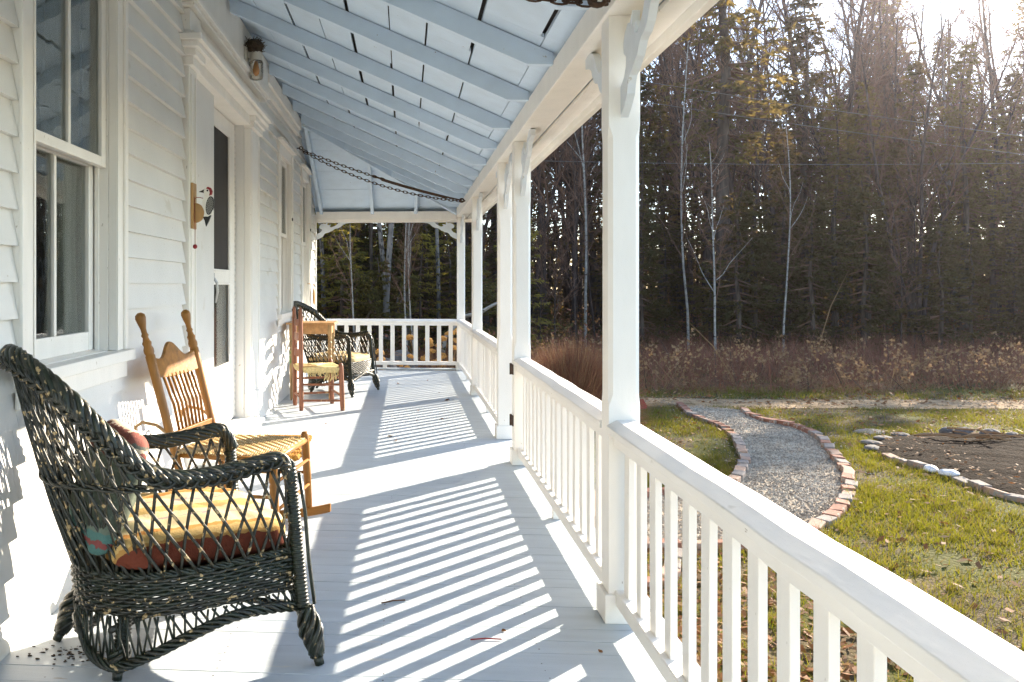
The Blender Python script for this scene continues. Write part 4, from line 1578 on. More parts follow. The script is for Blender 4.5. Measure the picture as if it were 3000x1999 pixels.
poly(b, [(0.088, 0.252), (0.10, 0.262), (0.118, 0.255), (0.128, 0.235), (0.122, 0.212), (0.108, 0.205), (0.112, 0.225), (0.108, 0.243)], -0.0102, 0.0102)
b.build('red_crest', M['red'], wp)
b = MB()
poly(b, ell(0.112, 0.145, 0.024, 0.058, 26, R(-8)), -0.0108, 0.0108, 0)
for i in range(-5, 6):
    for j in range(-11, 12):
        x_, z_ = 0.0045 * i * 2 + (0.0045 if j % 2 else 0), 0.0052 * j
        if (x_ / 0.021) ** 2 + (z_ / 0.054) ** 2 < 1:
            c_, s_ = math.cos(R(-8)), math.sin(R(-8))
            cx, cz = 0.112 + x_ * c_ - z_ * s_, 0.145 + x_ * s_ + z_ * c_
            poly(b, ell(cx, cz, 0.0018, 0.0018, 7), -0.0116, -0.0109, 1)
b.build('spotted_wing', [M['black'], M['birdwhite']], wp)
b = MB()
poly(b, [(0.068, 0.074), (0.12, 0.085), (0.106, 0.05), (0.088, 0.015), (0.080, 0.05)], -0.008, 0.008)
b.build('tail', M['black'], wp)
b = MB()
poly(b, ell(0.098, 0.238, 0.006, 0.006, 12), -0.0108, -0.0101)
b.build('eye', M['black'], wp)
b = MB()
b.tube([(0.017, -0.002, 0.19), (0.03, -0.004, 0.196), (0.05, -0.004, 0.195), (0.07, -0.012, 0.19)], 0.0022, 5)
b.tube([(0.017, -0.014, 0.20), (0.02, -0.016, 0.10), (0.021, -0.015, 0.0), (0.021, -0.014, -0.10)], 0.0018, 5)
b.ball((0.021, -0.014, -0.11), 0.015, 10)
b.build('cord', M['red'], wp, smooth=True)

# hanging ornament on the last window
b = MB()
oc = (HX + 0.075, 11.66, 1.10)
b.ball((oc[0], oc[1], oc[2]), 0.13, 14, sq=(0.16, 0.55, 1.0))
b.tube([(HX + 0.03, 11.3, 1.27), (HX + 0.07, 11.5, 1.27), (oc[0], oc[1] + 0.02, 1.265), (oc[0], oc[1], 1.24)], 0.006, 5)
tag(b.build('hanging_ornament', M['plainwood'], smooth=True), 'small pale oval wooden ornament hanging by the farthest window', 'ornament')


def chain(label, pw, pb, rod_frac, seed, eye=False):
    """double chain from the wall to a rod that hooks into the beam"""
    t = thing('tie_chain', label, 'chain', (0, 0, 0), 0, 'iron tie chains across the porch')
    rg = random.Random(seed)
    pw, pb = np.array(pw), np.array(pb)

    def along(f, sag):
        p = pw + (pb - pw) * f
        p = p.copy()
        p[2] -= sag * 4 * f * (1 - f)
        return p
    b = MB()
    for sag, dy in ((0.05, 0.0), (0.13, 0.03)):
        f, k = 0.03, 0
        fe = 1.0 if sag > 0.1 else 0.52
        L = np.linalg.norm(pb - pw)
        while f < min(fe, 0.985):
            a_, c_ = along(f, sag), along(f + 0.062 / L, sag)
            d = (c_ - a_) / np.linalg.norm(c_ - a_)
            s1 = np.array([0, 1, 0]) if k % 2 else np.cross(d, [0, 1, 0])
            m_ = (a_ + c_) / 2 + np.array([0, dy, 0])
            P = [m_ + d * 0.036 * math.cos(q) + s1 * 0.014 * math.sin(q) for q in np.linspace(0, 2 * math.pi, 11)]
            b.tube(P, 0.0045, 4, cap=False)
            f += 0.050 / L
            k += 1
    b.build('chain_links', M['rust'], t, smooth=True)
    b = MB()
    b.tube([along(f, 0.05) for f in np.linspace(rod_frac, 0.985, 10)], 0.011, 7)
    b.tube([along(f, 0.055) + np.array([0, 0.02, -0.01]) for f in np.linspace(rod_frac + 0.05, 0.9, 6)], 0.009, 6)
    c_ = along(0.985, 0.05)
    b.tube([c_ + np.array([0.028 * math.cos(q), 0.0, 0.022 * math.sin(q)]) for q in np.linspace(0, 6.283, 13)], 0.010, 6, cap=False)
    b.build('rod', M['rust'], t, smooth=True)
    b = MB()
    b.tube([pw + np.array([-0.03, 0, 0]), pw + np.array([0.03, 0, 0])], 0.008, 6)
    b.tube([pw + np.array([0.04 + 0.02 * math.cos(q), 0, 0.02 * math.sin(q)]) for q in np.linspace(0, 6.283, 11)], 0.006, 5, cap=False)
    b.tube([pb + np.array([-0.01, 0, 0]), pb + np.array([0.05, 0, 0.01])], 0.008, 6)
    b.build('hook', M['rust'], t, smooth=True)
    return t


chain('rusty double chain slung from the house wall to the beam at the far end', (HX + 0.03, 10.25, 2.94), (0.72, 10.5, 2.30), 0.45, 1)
chain('rusty iron rod and chain hooked to the beam over the nearest post', (HX + 0.03, 3.02, 2.96), (0.72, 3.08, 2.275), 0.35, 2)
# second, straw nest by the near hook
b = MB()
rg = random.Random(5)
for i in range(160):
    p = np.array([0.66 + rg.gauss(0, 0.03), 3.17 + rg.gauss(0, 0.04), 2.36 + rg.gauss(0, 0.014)])
    d = np.array([rg.uniform(-1, 1), rg.uniform(-1, 1), rg.uniform(-0.5, 0.5)]) * 0.04
    b.tube([p - d, p, p + d + np.array([0, 0, -0.008])], 0.002, 3)
tag(b.build('straw_nest', M['nest']), 'ragged straw nest tucked between the first rafter and the beam', 'nest')


# dry leaves and twigs on the boards
def leaf_mesh(seed, m):
    rg = random.Random(seed)
    b = MB()
    n = 9
    prof = [(0, 0.0), (0.12, 0.25), (0.3, 0.42), (0.5, 0.38), (0.7, 0.26), (0.9, 0.08), (1.0, 0.0)]
    V = []
    for t_, w_ in prof:
        V += [(t_, -w_, 0.25 * w_ + 0.35 * (t_ - 0.5) ** 2), (t_, 0, 0.35 * (t_ - 0.5) ** 2), (t_, w_, 0.55 * w_ + 0.35 * (t_ - 0.5) ** 2)]
    F = []
    for i in range(len(prof) - 1):
        for j in (0, 1):
            F.append((3 * i + j, 3 * i + j + 1, 3 * i + j + 4, 3 * i + j + 3))
    b.add(np.array(V) - np.array([0.5, 0, 0]), F)
    o = b.build('dry_leaf', m, None, smooth=True)
    me = o.data
    bpy.data.objects.remove(o)
    return me


LM = leaf_mesh(1, M['leaf'])
for i, (x, y, s) in enumerate([(-0.13, 6.9, .085), (-0.08, 6.72, .05), (0.03, 6.75, .035), (0.44, 9.1, .09), (0.33, 7.83, .07), (0.10, 7.75, .03), (0.38, 9.75, .05), (-0.1, 10.6, .06),
                               (0.12, 8.35, .04), (0.35, 3.05, .03), (0.66, 2.9, .03), (-0.72, 7.5, .04), (0.28, 11.0, .05)]):
    o = tag(place('dry_leaf', LM), 'small curled brown dry leaf lying on the porch floor', 'leaf', 'dry leaves on the porch floor')
    o.location = (x, y, 0.003)
    o.rotation_euler = (rnd.uniform(-0.3, 0.3), rnd.uniform(-0.2, 0.2), rnd.uniform(0, 6))
    o.scale = (s * 0.7, s * 0.7, s * 0.7)
for (x, y, a, l, lab) in ((0.28, 2.97, 0.1, 0.055, 'thin reddish twig on the sunlit boards near the first post'), (-0.05, 3.3, 0.4, 0.05, 'short twig on the striped shadow beside the armchair')):
    b = MB()
    b.tube([(x - l * math.cos(a), y - l * math.sin(a), 0.004), (x, y + 0.004, 0.006), (x + l * math.cos(a), y + l * math.sin(a), 0.004)], 0.0025, 5)
    tag(b.build('twig', M['leafR' if l > 0.054 else 'leaf']), lab, 'twig')

# ================================================================== the yard
NR = np.random.default_rng(5)
HZ = 0.0005
M['stoneD'] = mat('dark_field_stone', (0.10, 0.088, 0.078), rough=0.9, var=0.35, scale=9, bump=0.6, bscale=30)
M['barkL'] = mat('pale_grey_bark', (0.17, 0.15, 0.13), rough=0.9, var=0.35, scale=6, stretch=(1, 1, 0.6), bump=0.7, bscale=14, bdist=0.02,
                 spots=((0.05, 0.043, 0.038), 7, 0.56))


def inpoly(P, poly_):
    x, y = P[:, 0], P[:, 1]
    c = np.zeros(len(P), bool)
    n = len(poly_)
    j = n - 1
    for i in range(n):
        xi, yi = poly_[i]
        xj, yj = poly_[j]
        if yi != yj:
            c ^= ((yi > y) != (yj > y)) & (x < (xj - xi) * (y - yi) / (yj - yi) + xi)
        j = i
    return c


EL = [(4.2, 13.25), (4.02, 12.1), (4.08, 11.45), (4.0, 10.64), (3.78, 9.8), (3.55, 9.07), (3.25, 8.44), (3.02, 8.0), (2.75, 7.76), (2.44, 7.66), (2.08, 7.5), (1.6, 7.4), (1.05, 7.35)]
ER = [(4.98, 12.75), (4.86, 12.25), (4.86, 11.75), (5.04, 11.2), (4.97, 10.5), (4.77, 9.86), (4.38, 8.71), (4.05, 7.97), (3.6, 7.19), (3.12, 6.6), (2.75, 6.22), (2.37, 6.03),
      (1.85, 6.0), (1.05, 5.97)]
PATH = [tuple(p) for p in spline(EL, 40)] + [tuple(p) for p in spline(ER, 40)[::-1]]
BED = [(5.1, 9.2), (5.2, 9.8), (5.45, 10.17), (5.85, 10.55), (6.25, 10.75), (7.0, 10.75), (7.7, 10.5), (8.4, 9.9), (8.7, 9.0), (8.2, 8.0), (7.2, 7.3), (6.2, 7.1), (5.35, 7.3),
       (5.18, 7.7), (5.16, 8.2), (5.18, 8.7)]

b = MB()
b.grid(lambda u, v: (-260 + 520 * u, -200 + 520 * v, GZ), 3, 3)
struct(b.build('ground', M['ground']))
b = MB()
b.add([(x, y, GZ + 0.004) for x, y in PATH], [])
n_ = 40
F = []
for i in range(n_ - 1):
    F.append((i, i + 1, 2 * n_ - 2 - i, 2 * n_ - 1 - i))
for f in F:
    b.f.append(list(f))
    b.mi.append(0)
struct(b.build('gravel_path', M['gravel']))
b = MB()
dy0 = lambda x: 13.0 + 0.10 * math.sin(x * 0.9) + 0.06 * math.sin(x * 2.3)
dy1 = lambda x: 14.1 + 0.12 * math.sin(x * 0.7 + 1) - 0.01 * x
b.grid(lambda u, v: (-40 + 90 * u, dy0(-40 + 90 * u) * (1 - v) + dy1(-40 + 90 * u) * v, GZ + 0.008), 160, 2)
struct(b.build('driveway', M['drive']))
# mounded soil of the flower bed
b = MB()
ctr = np.array([6.8, 9.0])
BP = spline(BED + [BED[0]], 90)


def bedf(u, v):
    i = u * 89
    k = min(int(i), 88)
    p = BP[k] * (1 - (i - k)) + BP[k + 1] * (i - k)
    q = ctr + (p - ctr) * v
    h = 0.10 * (1 - v ** 3) + 0.012 * math.sin(q[0] * 7) * math.sin(q[1] * 6.1) + 0.008 * math.sin(q[0] * 17 + 1) * math.sin(q[1] * 19)
    return (q[0], q[1], GZ + 0.012 + max(0, h + 0.02) * (v < 0.999))


b.grid(bedf, 90, 26, closed=False)
struct(b.build('garden_bed', M['soil'], smooth=True))

# ---- gravel stones
P = NR.uniform([1.0, 5.9], [5.2, 13.4], (80000, 2))
P = P[inpoly(P, PATH)]
P = P[NR.random(len(P)) < np.clip(9.5 / P[:, 1], 0.4, 1.0)]
OCT = np.array([(1, 0, 0), (0, 1, 0), (-1, 0, 0), (0, -1, 0), (0, 0, 1)], float)
OF = [(0, 1, 4), (1, 2, 4), (2, 3, 4), (3, 0, 4)]


def stones(P, r0, r1, z):
    n = len(P)
    r = NR.uniform(r0, r1, n)
    a = NR.uniform(0, 6.28, n)
    V = OCT[None] * np.stack([r * NR.uniform(0.8, 1.5, n), r, r * NR.uniform(0.5, 0.9, n)], 1)[:, None, :]
    c, s = np.cos(a)[:, None], np.sin(a)[:, None]
    X = V[:, :, 0] * c - V[:, :, 1] * s + P[:, 0:1]
    Y = V[:, :, 0] * s + V[:, :, 1] * c + P[:, 1:2]
    Z = V[:, :, 2] + z + NR.normal(0, 0.002, (n, 5))
    Q = np.stack([X + NR.normal(0, 0.002, (n, 5)), Y, Z], 2)
    return np.concatenate([Q[:, f] for f in OF], 1).reshape(-1, 3)


SP = NR.uniform([1.0, 5.6], [5.6, 13.4], (26000, 2))          # stones kicked out over the edging
pp = np.array(PATH)
dist = np.min(np.linalg.norm(SP[:, None, :] - pp[None, ::2, :], axis=2), axis=1)
SP = SP[(dist < 0.32) & (NR.random(len(SP)) < 0.16)]
P = np.vstack([P, SP])
tri = stones(P, 0.006, 0.016, GZ + 0.005)
mi = np.repeat((NR.random(len(P)) < 0.45).astype(int), 4)
tag(bulk('gravel', tri, 3, [M['stoneA'], M['stoneB']], mi), 'loose grey gravel covering the curved garden path', 'gravel', kind='stuff')
# driveway pebbles
P = NR.uniform([-3, 12.95], [14, 14.2], (5000, 2))
tri = stones(P, 0.006, 0.016, GZ + 0.010)
tag(bulk('drive_pebbles', tri, 3, [M['stoneB'], M['drive']], np.repeat((NR.random(len(P)) < 0.6).astype(int), 4)), 'pale sandy pebbles along the driveway strip', 'pebbles', kind='stuff')

# ---- grass
def noise2(P, s, ph):
    return (np.sin(P[:, 0] * s + ph) * np.sin(P[:, 1] * s * 1.13 + ph * 2) + 0.6 * np.sin(P[:, 0] * s * 2.3 + P[:, 1] * s * 1.7 + ph * 3) +
            0.4 * np.sin(P[:, 0] * s * 4.1 - P[:, 1] * s * 3.9 + ph)) / 2.0


def blades(P, hmin, hmax, w, lean):
    n = len(P)
    h = NR.uniform(hmin, hmax, n)
    a = NR.uniform(0, 6.28, n)
    t = NR.uniform(0, 6.28, n)
    L = NR.uniform(0, lean, n) * h
    dx, dy = np.cos(a) * w / 2, np.sin(a) * w / 2
    z0 = np.full(n, GZ - 0.002)
    A = np.stack([P[:, 0] - dx, P[:, 1] - dy, z0], 1)
    Bv = np.stack([P[:, 0] + dx, P[:, 1] + dy, z0], 1)
    C = np.stack([P[:, 0] + np.cos(t) * L, P[:, 1] + np.sin(t) * L, GZ + h], 1)
    return np.stack([A, Bv, C], 1).reshape(-1, 3)


def lawn_pts(n, x0, x1, y0, y1):
    P = NR.uniform([x0, y0], [x1, y1], (n, 2))
    P = P[(P[:, 0] < 0.84 * P[:, 1] + 2.2)]
    P = P[~inpoly(P, PATH) & ~inpoly(P, BED)]
    return P


G = []
GM = []
for (n, x0, x1, y0, y1, w, hm) in ((120000, 1.0, 6.5, 0.8, 5.5, 0.005, 0.065), (150000, 1.0, 10.5, 5.5, 9.5, 0.008, 0.06), (90000, 1.0, 13, 9.5, 13.05, 0.011, 0.055), (16000, -2, 14, 14.0, 15.4, 0.016, 0.09)):
    P = lawn_pts(n, x0, x1, y0, y1)
    q = noise2(P, 1.1, 1.0) + 0.5 * noise2(P, 3.7, 2.0)
    # bare, leafy strip along the porch
    near = np.clip((P[:, 0] - 1.0) / 1.5, 0, 1) if y0 < 6 else np.ones(len(P))
    keep = NR.random(len(P)) < np.clip(0.55 + 0.75 * q, 0.10, 1) * (0.3 + 0.7 * near)
    P, q = P[keep], q[keep]
    r = NR.random(len(P)) + 0.22 * q - 0.05 * np.clip(P[:, 1] - 9, 0, 5)
    GM.append(np.where(r > 0.42, 0, np.where(r > 0.14, 1, 2)))
    G.append(blades(P, 0.02, hm, w, 1.3))
T0 = lawn_pts(1500, 1.15, 9.5, 0.9, 11)
T0 = T0[noise2(T0, 1.1, 1.0) > -0.35]
PT = (T0[:, None, :] + NR.normal(0, 1, (len(T0), 34, 2)) * NR.uniform(0.02, 0.07, (len(T0), 1, 1))).reshape(-1, 2)
PT = PT[~inpoly(PT, PATH) & ~inpoly(PT, BED)]
G.append(blades(PT, 0.035, 0.10, 0.0065, 1.1))
GM.append(NR.choice([0, 0, 0, 1, 1, 2], len(PT)))
tag(bulk('grass', np.concatenate(G), 3, [M['grassA'], M['grassB'], M['straw']], np.concatenate(GM)), 'thin winter grass of the lawn, green to straw coloured', 'grass', kind='stuff')


# ---- fallen leaves
def leaves(P, s0, s1, z):
    n = len(P)
    s = NR.uniform(s0, s1, n)
    a = NR.uniform(0, 6.28, n)
    u = np.stack([np.cos(a), np.sin(a), NR.normal(0, 0.25, n)], 1) * s[:, None]
    w = np.stack([-np.sin(a), np.cos(a), NR.normal(0, 0.35, n)], 1) * s[:, None] * 0.55
    C = np.stack([P[:, 0], P[:, 1], z + NR.uniform(0.004, 0.03, n)], 1)
    return np.stack([C - u, C - w * 0.9 - u * 0.1, C + u, C + w + u * 0.1], 1).reshape(-1, 3)


L1 = lawn_pts(3800, 1.0, 12, 1, 13)
L2 = NR.uniform([0.98, 0.8], [2.6, 6.0], (8000, 2))
L2 = L2[NR.random(len(L2)) < np.clip(1.3 - (L2[:, 0] - 0.98) / 1.4, 0.05, 1)]
L3 = NR.uniform([-3, 13.3], [14, 15.8], (6000, 2))
L3 = L3[NR.random(len(L3)) < 0.5 + 0.5 * noise2(L3, 1.7, 4)]
L4 = NR.uniform([-8, 15.5], [24, 30], (4000, 2))
L5 = NR.uniform([5.1, 7.1], [8.6, 10.7], (1400, 2))
L5 = L5[inpoly(L5, BED)]
V = np.concatenate([leaves(L1, 0.012, 0.045, GZ + 0.012), leaves(L2, 0.018, 0.042, GZ), leaves(L3, 0.02, 0.05, GZ + 0.01), leaves(L4, 0.04, 0.09, GZ), leaves(L5, 0.01, 0.03, GZ + 0.09)])
tag(bulk('fallen_leaves', V, 4, [M['leaf'], M['leafB']], (NR.random(len(V) // 4) < 0.16).astype(int)), 'brown fallen leaves scattered over lawn, bed and woodland edge', 'leaves', kind='stuff')
LR = leaf_mesh(3, M['leafR'])
o = tag(place('red_leaf', LR), 'bright red fallen leaf on the lawn beside the far end of the path', 'leaf')
o.location = (3.45, 12.6, GZ + 0.09)
o.scale = (0.22, 0.22, 0.22)
o.rotation_euler = (0.5, -0.6, 1.0)


# ---- bricks
def brick_mesh(seed, m):
    rg = random.Random(seed)
    b = MB()
    V = []
    n = 5
    for z in (-0.5, 0.5):
        for y in (-0.5, 0.5):
            for x in (-0.5, 0.5):
                V.append((x * 0.205 + rg.uniform(-.008, .008), y * 0.10 + rg.uniform(-.006, .006), z * 0.085 + rg.uniform(-.006, .006)))
    b.add(V, [(0, 2, 3, 1), (4, 5, 7, 6), (0, 1, 5, 4), (2, 6, 7, 3), (0, 4, 6, 2), (1, 3, 7, 5)])
    o = b.build('brick', m, None)
    me = o.data
    bpy.data.objects.remove(o)
    return me


BMS = [(brick_mesh(1, M['brick']), 'red'), (brick_mesh(2, M['brick2']), 'pale pinkish'), (brick_mesh(3, M['brick3']), 'grey'), (brick_mesh(4, M['brick']), 'red')]


def edging(line, where, group, step=0.212, jit=1.0, skip=0.0):
    P = spline(line, 400)
    s = np.r_[0, np.cumsum(np.linalg.norm(np.diff(P, axis=0), axis=1))]
    d = step / 2
    while d < s[-1] - step / 3:
        i = min(np.searchsorted(s, d), 398)
        p = P[i]
        t_ = P[min(i + 1, 399)] - P[i - 1]
        if rnd.random() >= skip:
            me, colr = rnd.choice(BMS)
            o = place('brick', me, bevel=0.008)
            o.location = (p[0] + rnd.uniform(-.012, .012) * jit, p[1], GZ + 0.012 + rnd.uniform(-0.012, 0.014) * jit)
            o.rotation_euler = (rnd.uniform(-.12, .12) * jit, rnd.uniform(-.07, .07) * jit, math.atan2(t_[1], t_[0]) + rnd.uniform(-.12, .12) * jit)
            tag(o, 'weathered %s brick set in the %s' % (colr, where), 'brick', group)
        d += step


edging(EL, 'left edge of the gravel path', 'bricks edging the left of the path', skip=0.04)
edging(ER, 'right, outer edge of the gravel path', 'bricks edging the right of the path')
edging([(1.85, 5.86), (1.72, 5.55), (1.55, 5.28), (1.25, 5.15)], 'short line beside the porch', 'bricks beside the porch')
edging([(5.12, 9.35), (5.12, 9.05), (5.17, 8.68)], 'left rim of the flower bed', 'bricks at the left rim of the bed')
edging([(5.17, 8.28), (5.16, 8.0), (5.2, 7.7), (5.33, 7.4), (5.7, 7.15)], 'near rim of the flower bed', 'bricks at the near rim of the bed', jit=1.5)


def rock(name, label, loc, r, sq, m, seed, cat='stone', group=None):
    b = MB()
    b.ball((0, 0, 0), r, 14, sq=sq, jit=0.13, rg=random.Random(seed))
    o = b.build(name, m, None, smooth=False)
    s_ = o.modifiers.new('subdiv', 'SUBSURF')
    s_.levels = s_.render_levels = 1
    o.location = loc
    o.rotation_euler = (0, 0, seed * 1.3)
    return tag(o, label, cat, group)


rock('white_stone', 'white rounded stone on the bed edge, the one farther back', (5.127, 8.58, GZ + 0.05), 0.072, (1.2, 0.9, 0.55), M['whitestone'], 1)
rock('white_stone', 'white rounded stone on the bed edge, the one nearer the porch', (5.185, 8.40, GZ + 0.05), 0.075, (1.25, 0.9, 0.5), M['whitestone'], 2)
rock('stepping_stone', 'flat round grey stone lying alone in the grass above the bed', (5.82, 10.97, GZ + 0.0), 0.22, (1.2, 0.8, 0.16), M['stoneD'], 3)
for i, (x, y, r, lb) in enumerate([(6.43, 10.45, .09, 'small pale stone on the far rim of the bed, left of the sticks'), (6.55, 10.32, .12, 'grey wedge shaped stone on the far rim of the bed'),
                                   (6.75, 10.2, .13, 'rounded brown stone on the far rim of the bed'), (6.95, 10.12, .10, 'low flat stone at the right of the bed stones')]):
    rock('bed_stone', lb, (x, y, GZ + 0.10), r, (1.1, 0.8, 0.7), M['stoneD'], 10 + i)
for i, (x, y, r) in enumerate([(5.2, 9.75, .11), (5.36, 10.05, .12), (5.66, 10.38, .11), (6.0, 10.62, .12)]):
    rock('edge_stone', 'flat grey stone in the far left rim of the flower bed', (x, y, GZ + 0.03), r, (1.2, 0.8, 0.28), M['stoneD'], 20 + i, group='flat stones round the bed')
b = MB()
rg = random.Random(3)
for i in range(20):
    a = rg.gauss(0.1, 0.7)
    p = np.array([6.45 + rg.gauss(0, 0.25), 9.85 + rg.gauss(0, 0.12), GZ + 0.13 + rg.uniform(0, 0.08)])
    l = rg.uniform(0.08, 0.3)
    d = np.array([math.cos(a), math.sin(a), rg.uniform(-0.1, 0.12)]) * l
    b.tube([p - d, p + np.array([0, 0, 0.02]), p + d], rg.uniform(0.005, 0.012), 4)
tag(b.build('stick_pile', M['weed']), 'loose pile of dry stalks on the dark flower bed', 'sticks')
b = MB()
for i in range(16):
    a = rg.gauss(0.2, 0.5)
    p = np.array([6.75 + rg.gauss(0, 0.12), 9.0 + rg.gauss(0, 0.08), GZ + 0.14 + rg.uniform(0, 0.05)])
    d = np.array([math.cos(a), math.sin(a), rg.uniform(-0.1, 0.12)]) * rg.uniform(0.15, 0.35)
    b.tube([p - d, p + d], rg.uniform(0.006, 0.012), 4)
tag(b.build('stick_pile', M['weed']), 'smaller bundle of pale stalks at the right of the flower bed', 'sticks')
# wooden steps down from the porch opening
st_ = thing('porch_steps', 'weathered wooden steps leading down from the porch opening to the path', 'steps', (0.97, 6.45, 0))
for k in range(2):
    b = MB()
    b.box(0.0 + 0.28 * k, 0.29 + 0.28 * k, -0.36, 0.40, -0.235 - 0.2 * k, -0.2 - 0.2 * k)
    b.build('tread', M['steps'], st_, bevel=0.004)
for y in (-0.34, 0.35):
    b = MB()
    b.prism([(0, -0.6), (0.56, -0.6), (0.56, -0.437), (0.285, -0.437), (0.275, -0.237), (0, -0.237)], y, y + 0.035, 'XZ')
    b.build('side_board', M['steps'], st_)


# ---- dried hydrangeas beyond the end railing
def head_mesh():
    n = 130
    d = NR.normal(0, 1, (n, 3))
    d /= np.linalg.norm(d, axis=1)[:, None]
    d[:, 2] = np.abs(d[:, 2]) * 0.9 - 0.25
    c = d * NR.uniform(0.75, 1.05, (n, 1))
    u = np.cross(d, NR.normal(0, 1, (n, 3)))
    u /= np.linalg.norm(u, axis=1)[:, None]
    w = np.cross(d, u)
    s = NR.uniform(0.16, 0.3, (n, 1))
    V = np.stack([c - u * s, c - w * s, c + u * s, c + w * s], 1).reshape(-1, 3)
    o = bulk('flower_head', V, 4, M['hyd'])
    me = o.data
    bpy.data.objects.remove(o)
    return me


HM = head_mesh()
for i, (x, y, top, nh, lb) in enumerate([
        (-0.54, 13.55, 0.28, 4, 'dried tan hydrangea just left of the middle of the end railing'), (0.04, 13.45, 0.30, 3, 'low dried hydrangea behind the middle of the end railing'),
        (0.50, 13.5, 0.62, 16, 'tallest clump of dried tan hydrangea behind the right of the end railing'), (0.86, 13.45, 0.55, 11, 'dried hydrangea against the far corner post'),
        (1.62, 12.9, 0.50, 9, 'dried hydrangea seen through the gap beside the farthest posts'), (-0.95, 13.9, 0.1, 4, 'dried hydrangea mostly hidden by the far armchair')]):
    t = thing('hydrangea', lb, 'plant', (x, y, GZ), 0, 'dried hydrangeas beyond the porch')
    bs = MB()
    hs = []
    for k in range(nh):
        px, py = rnd.gauss(0, 0.17), rnd.gauss(0, 0.13)
        pz = (top - GZ) * rnd.uniform(0.45, 1.0)
        bs.tube([(px * 0.2, py * 0.2, 0), (px * 0.7, py * 0.7, pz * 0.6), (px, py, pz)], 0.004, 4)
        hs.append((px, py, pz))
    for k in range(nh):
        bs.tube([(0, 0, 0), (rnd.gauss(0, .12), rnd.gauss(0, .1), rnd.uniform(.3, .8)), (rnd.gauss(0, .3), rnd.gauss(0, .2), rnd.uniform(.5, 1.0))], 0.003, 3)
    bs.build('stems', M['weed'], t)
    for p in hs:
        o = place('flower_head', HM, t)
        o.location = p
        r = rnd.uniform(0.055, 0.085)
        o.scale = (r, r, r * 0.85)
        o.rotation_euler = (rnd.uniform(-.4, .4), rnd.uniform(-.4, .4), rnd.uniform(0, 6))
rock('boulder', 'rounded grey boulder seen through the end railing, left one', (-0.40, 15.0, GZ + 0.2), 0.36, (0.8, 0.8, 1.0), M['stoneD'], 31)
rock('boulder', 'rounded grey boulder seen through the end railing, right one', (-0.10, 16.2, GZ + 0.2), 0.4, (1.0, 0.8, 1.0), M['stoneD'], 32)


# ---- shrubs and brush
def stems(P, z0, h0, h1, w, lean, z_of=None):
    n = len(P)
    h = NR.uniform(h0, h1, n)
    a = NR.uniform(0, 6.28, n)
    t = NR.uniform(0, 6.28, n)
    L = NR.uniform(0, lean, n) * h
    dx, dy = np.cos(a) * w / 2, np.sin(a) * w / 2
    zz_ = np.full(n, z0) if z_of is None else z_of
    A = np.stack([P[:, 0] - dx, P[:, 1] - dy, zz_], 1)
    Bv = np.stack([P[:, 0] + dx, P[:, 1] + dy, zz_], 1)
    C = np.stack([P[:, 0] + np.cos(t) * L, P[:, 1] + np.sin(t) * L, zz_ + h], 1)
    return np.stack([A, Bv, C], 1).reshape(-1, 3)


def bare_shrub(label, x, y, r, h, n):
    """dome of fine upright twigs"""
    d = NR.normal(0, 1, (n, 3))
    d[:, 2] = np.abs(d[:, 2])
    d /= np.linalg.norm(d, axis=1)[:, None]
    f0 = NR.uniform(0.05, 0.8, n)[:, None]
    base = d * f0 * np.array([r, r, h]) * np.array([1, 1, 0.75])
    tip = d * np.array([r, r, h]) * NR.uniform(0.82, 1.06, (n, 1)) + NR.normal(0, 0.10, (n, 3)) * np.array([1, 1, 0.6])
    side = np.cross(tip - base, NR.normal(0, 1, (n, 3)))
    side /= np.linalg.norm(side, axis=1)[:, None] + 1e-9
    wdt = NR.uniform(0.0022, 0.0055, (n, 1))
    V = np.stack([base - side * wdt, base + side * wdt, tip], 1).reshape(-1, 3)
    o = bulk('bare_shrub', V, 3, [M['shrub'], M['weed']], (NR.random(n) < 0.35).astype(int))
    o.location = (x, y, GZ)
    return tag(o, label, 'shrub', 'bare shrubs')


bare_shrub('dense reddish brown bare shrub just beyond the hinged post railing', 2.2, 11.3, 0.95, 1.16, 15000)

n = 52000
P = np.stack([NR.uniform(-6, 24, n), 14.7 + 12.5 * NR.random(n) ** 1.35], 1)
P = P[(P[:, 0] < 0.86 * P[:, 1] + 1.5)]
P = P[P[:, 1] > 14.9 + 0.45 * np.sin(P[:, 0] * 0.8) + 0.25 * np.sin(P[:, 0] * 2.1)]
hn = np.clip(0.72 + 0.5 * noise2(P, 0.7, 3.0) + 0.25 * noise2(P, 2.9, 1.0), 0.2, 1.5) * np.clip((P[:, 1] - 14.3) / 2.2, 0.3, 1)
V = stems(P, GZ, 0.2, 0.72, 0.009, 0.95).reshape(-1, 3, 3)
V[:, 2, 2] = GZ + (V[:, 2, 2] - GZ) * hn
k = len(P)
mi = (NR.random(k) < 0.08 + 0.30 * (P[:, 1] < 16.0) + 0.16 * noise2(P, 1.3, 7.0)).astype(int)
# short twigs off the stems
sub = NR.integers(0, k, 60000)
f = NR.uniform(0.3, 0.95, (len(sub), 1))
bp_ = V[sub, 0] * (1 - f) + V[sub, 2] * f
tp = bp_ + NR.normal(0, 0.09, (len(sub), 3)) + np.array([0, 0, 0.06])
tw = np.stack([bp_ - [0.003, 0, 0], bp_ + [0.003, 0, 0], tp], 1)
allv = np.concatenate([V, tw]).reshape(-1, 3)
tag(bulk('brush', allv, 3, [M['shrub'], M['weed']], np.concatenate([mi, mi[sub]])), 'rough reddish brown bare brush between driveway and wood', 'brush', kind='stuff')
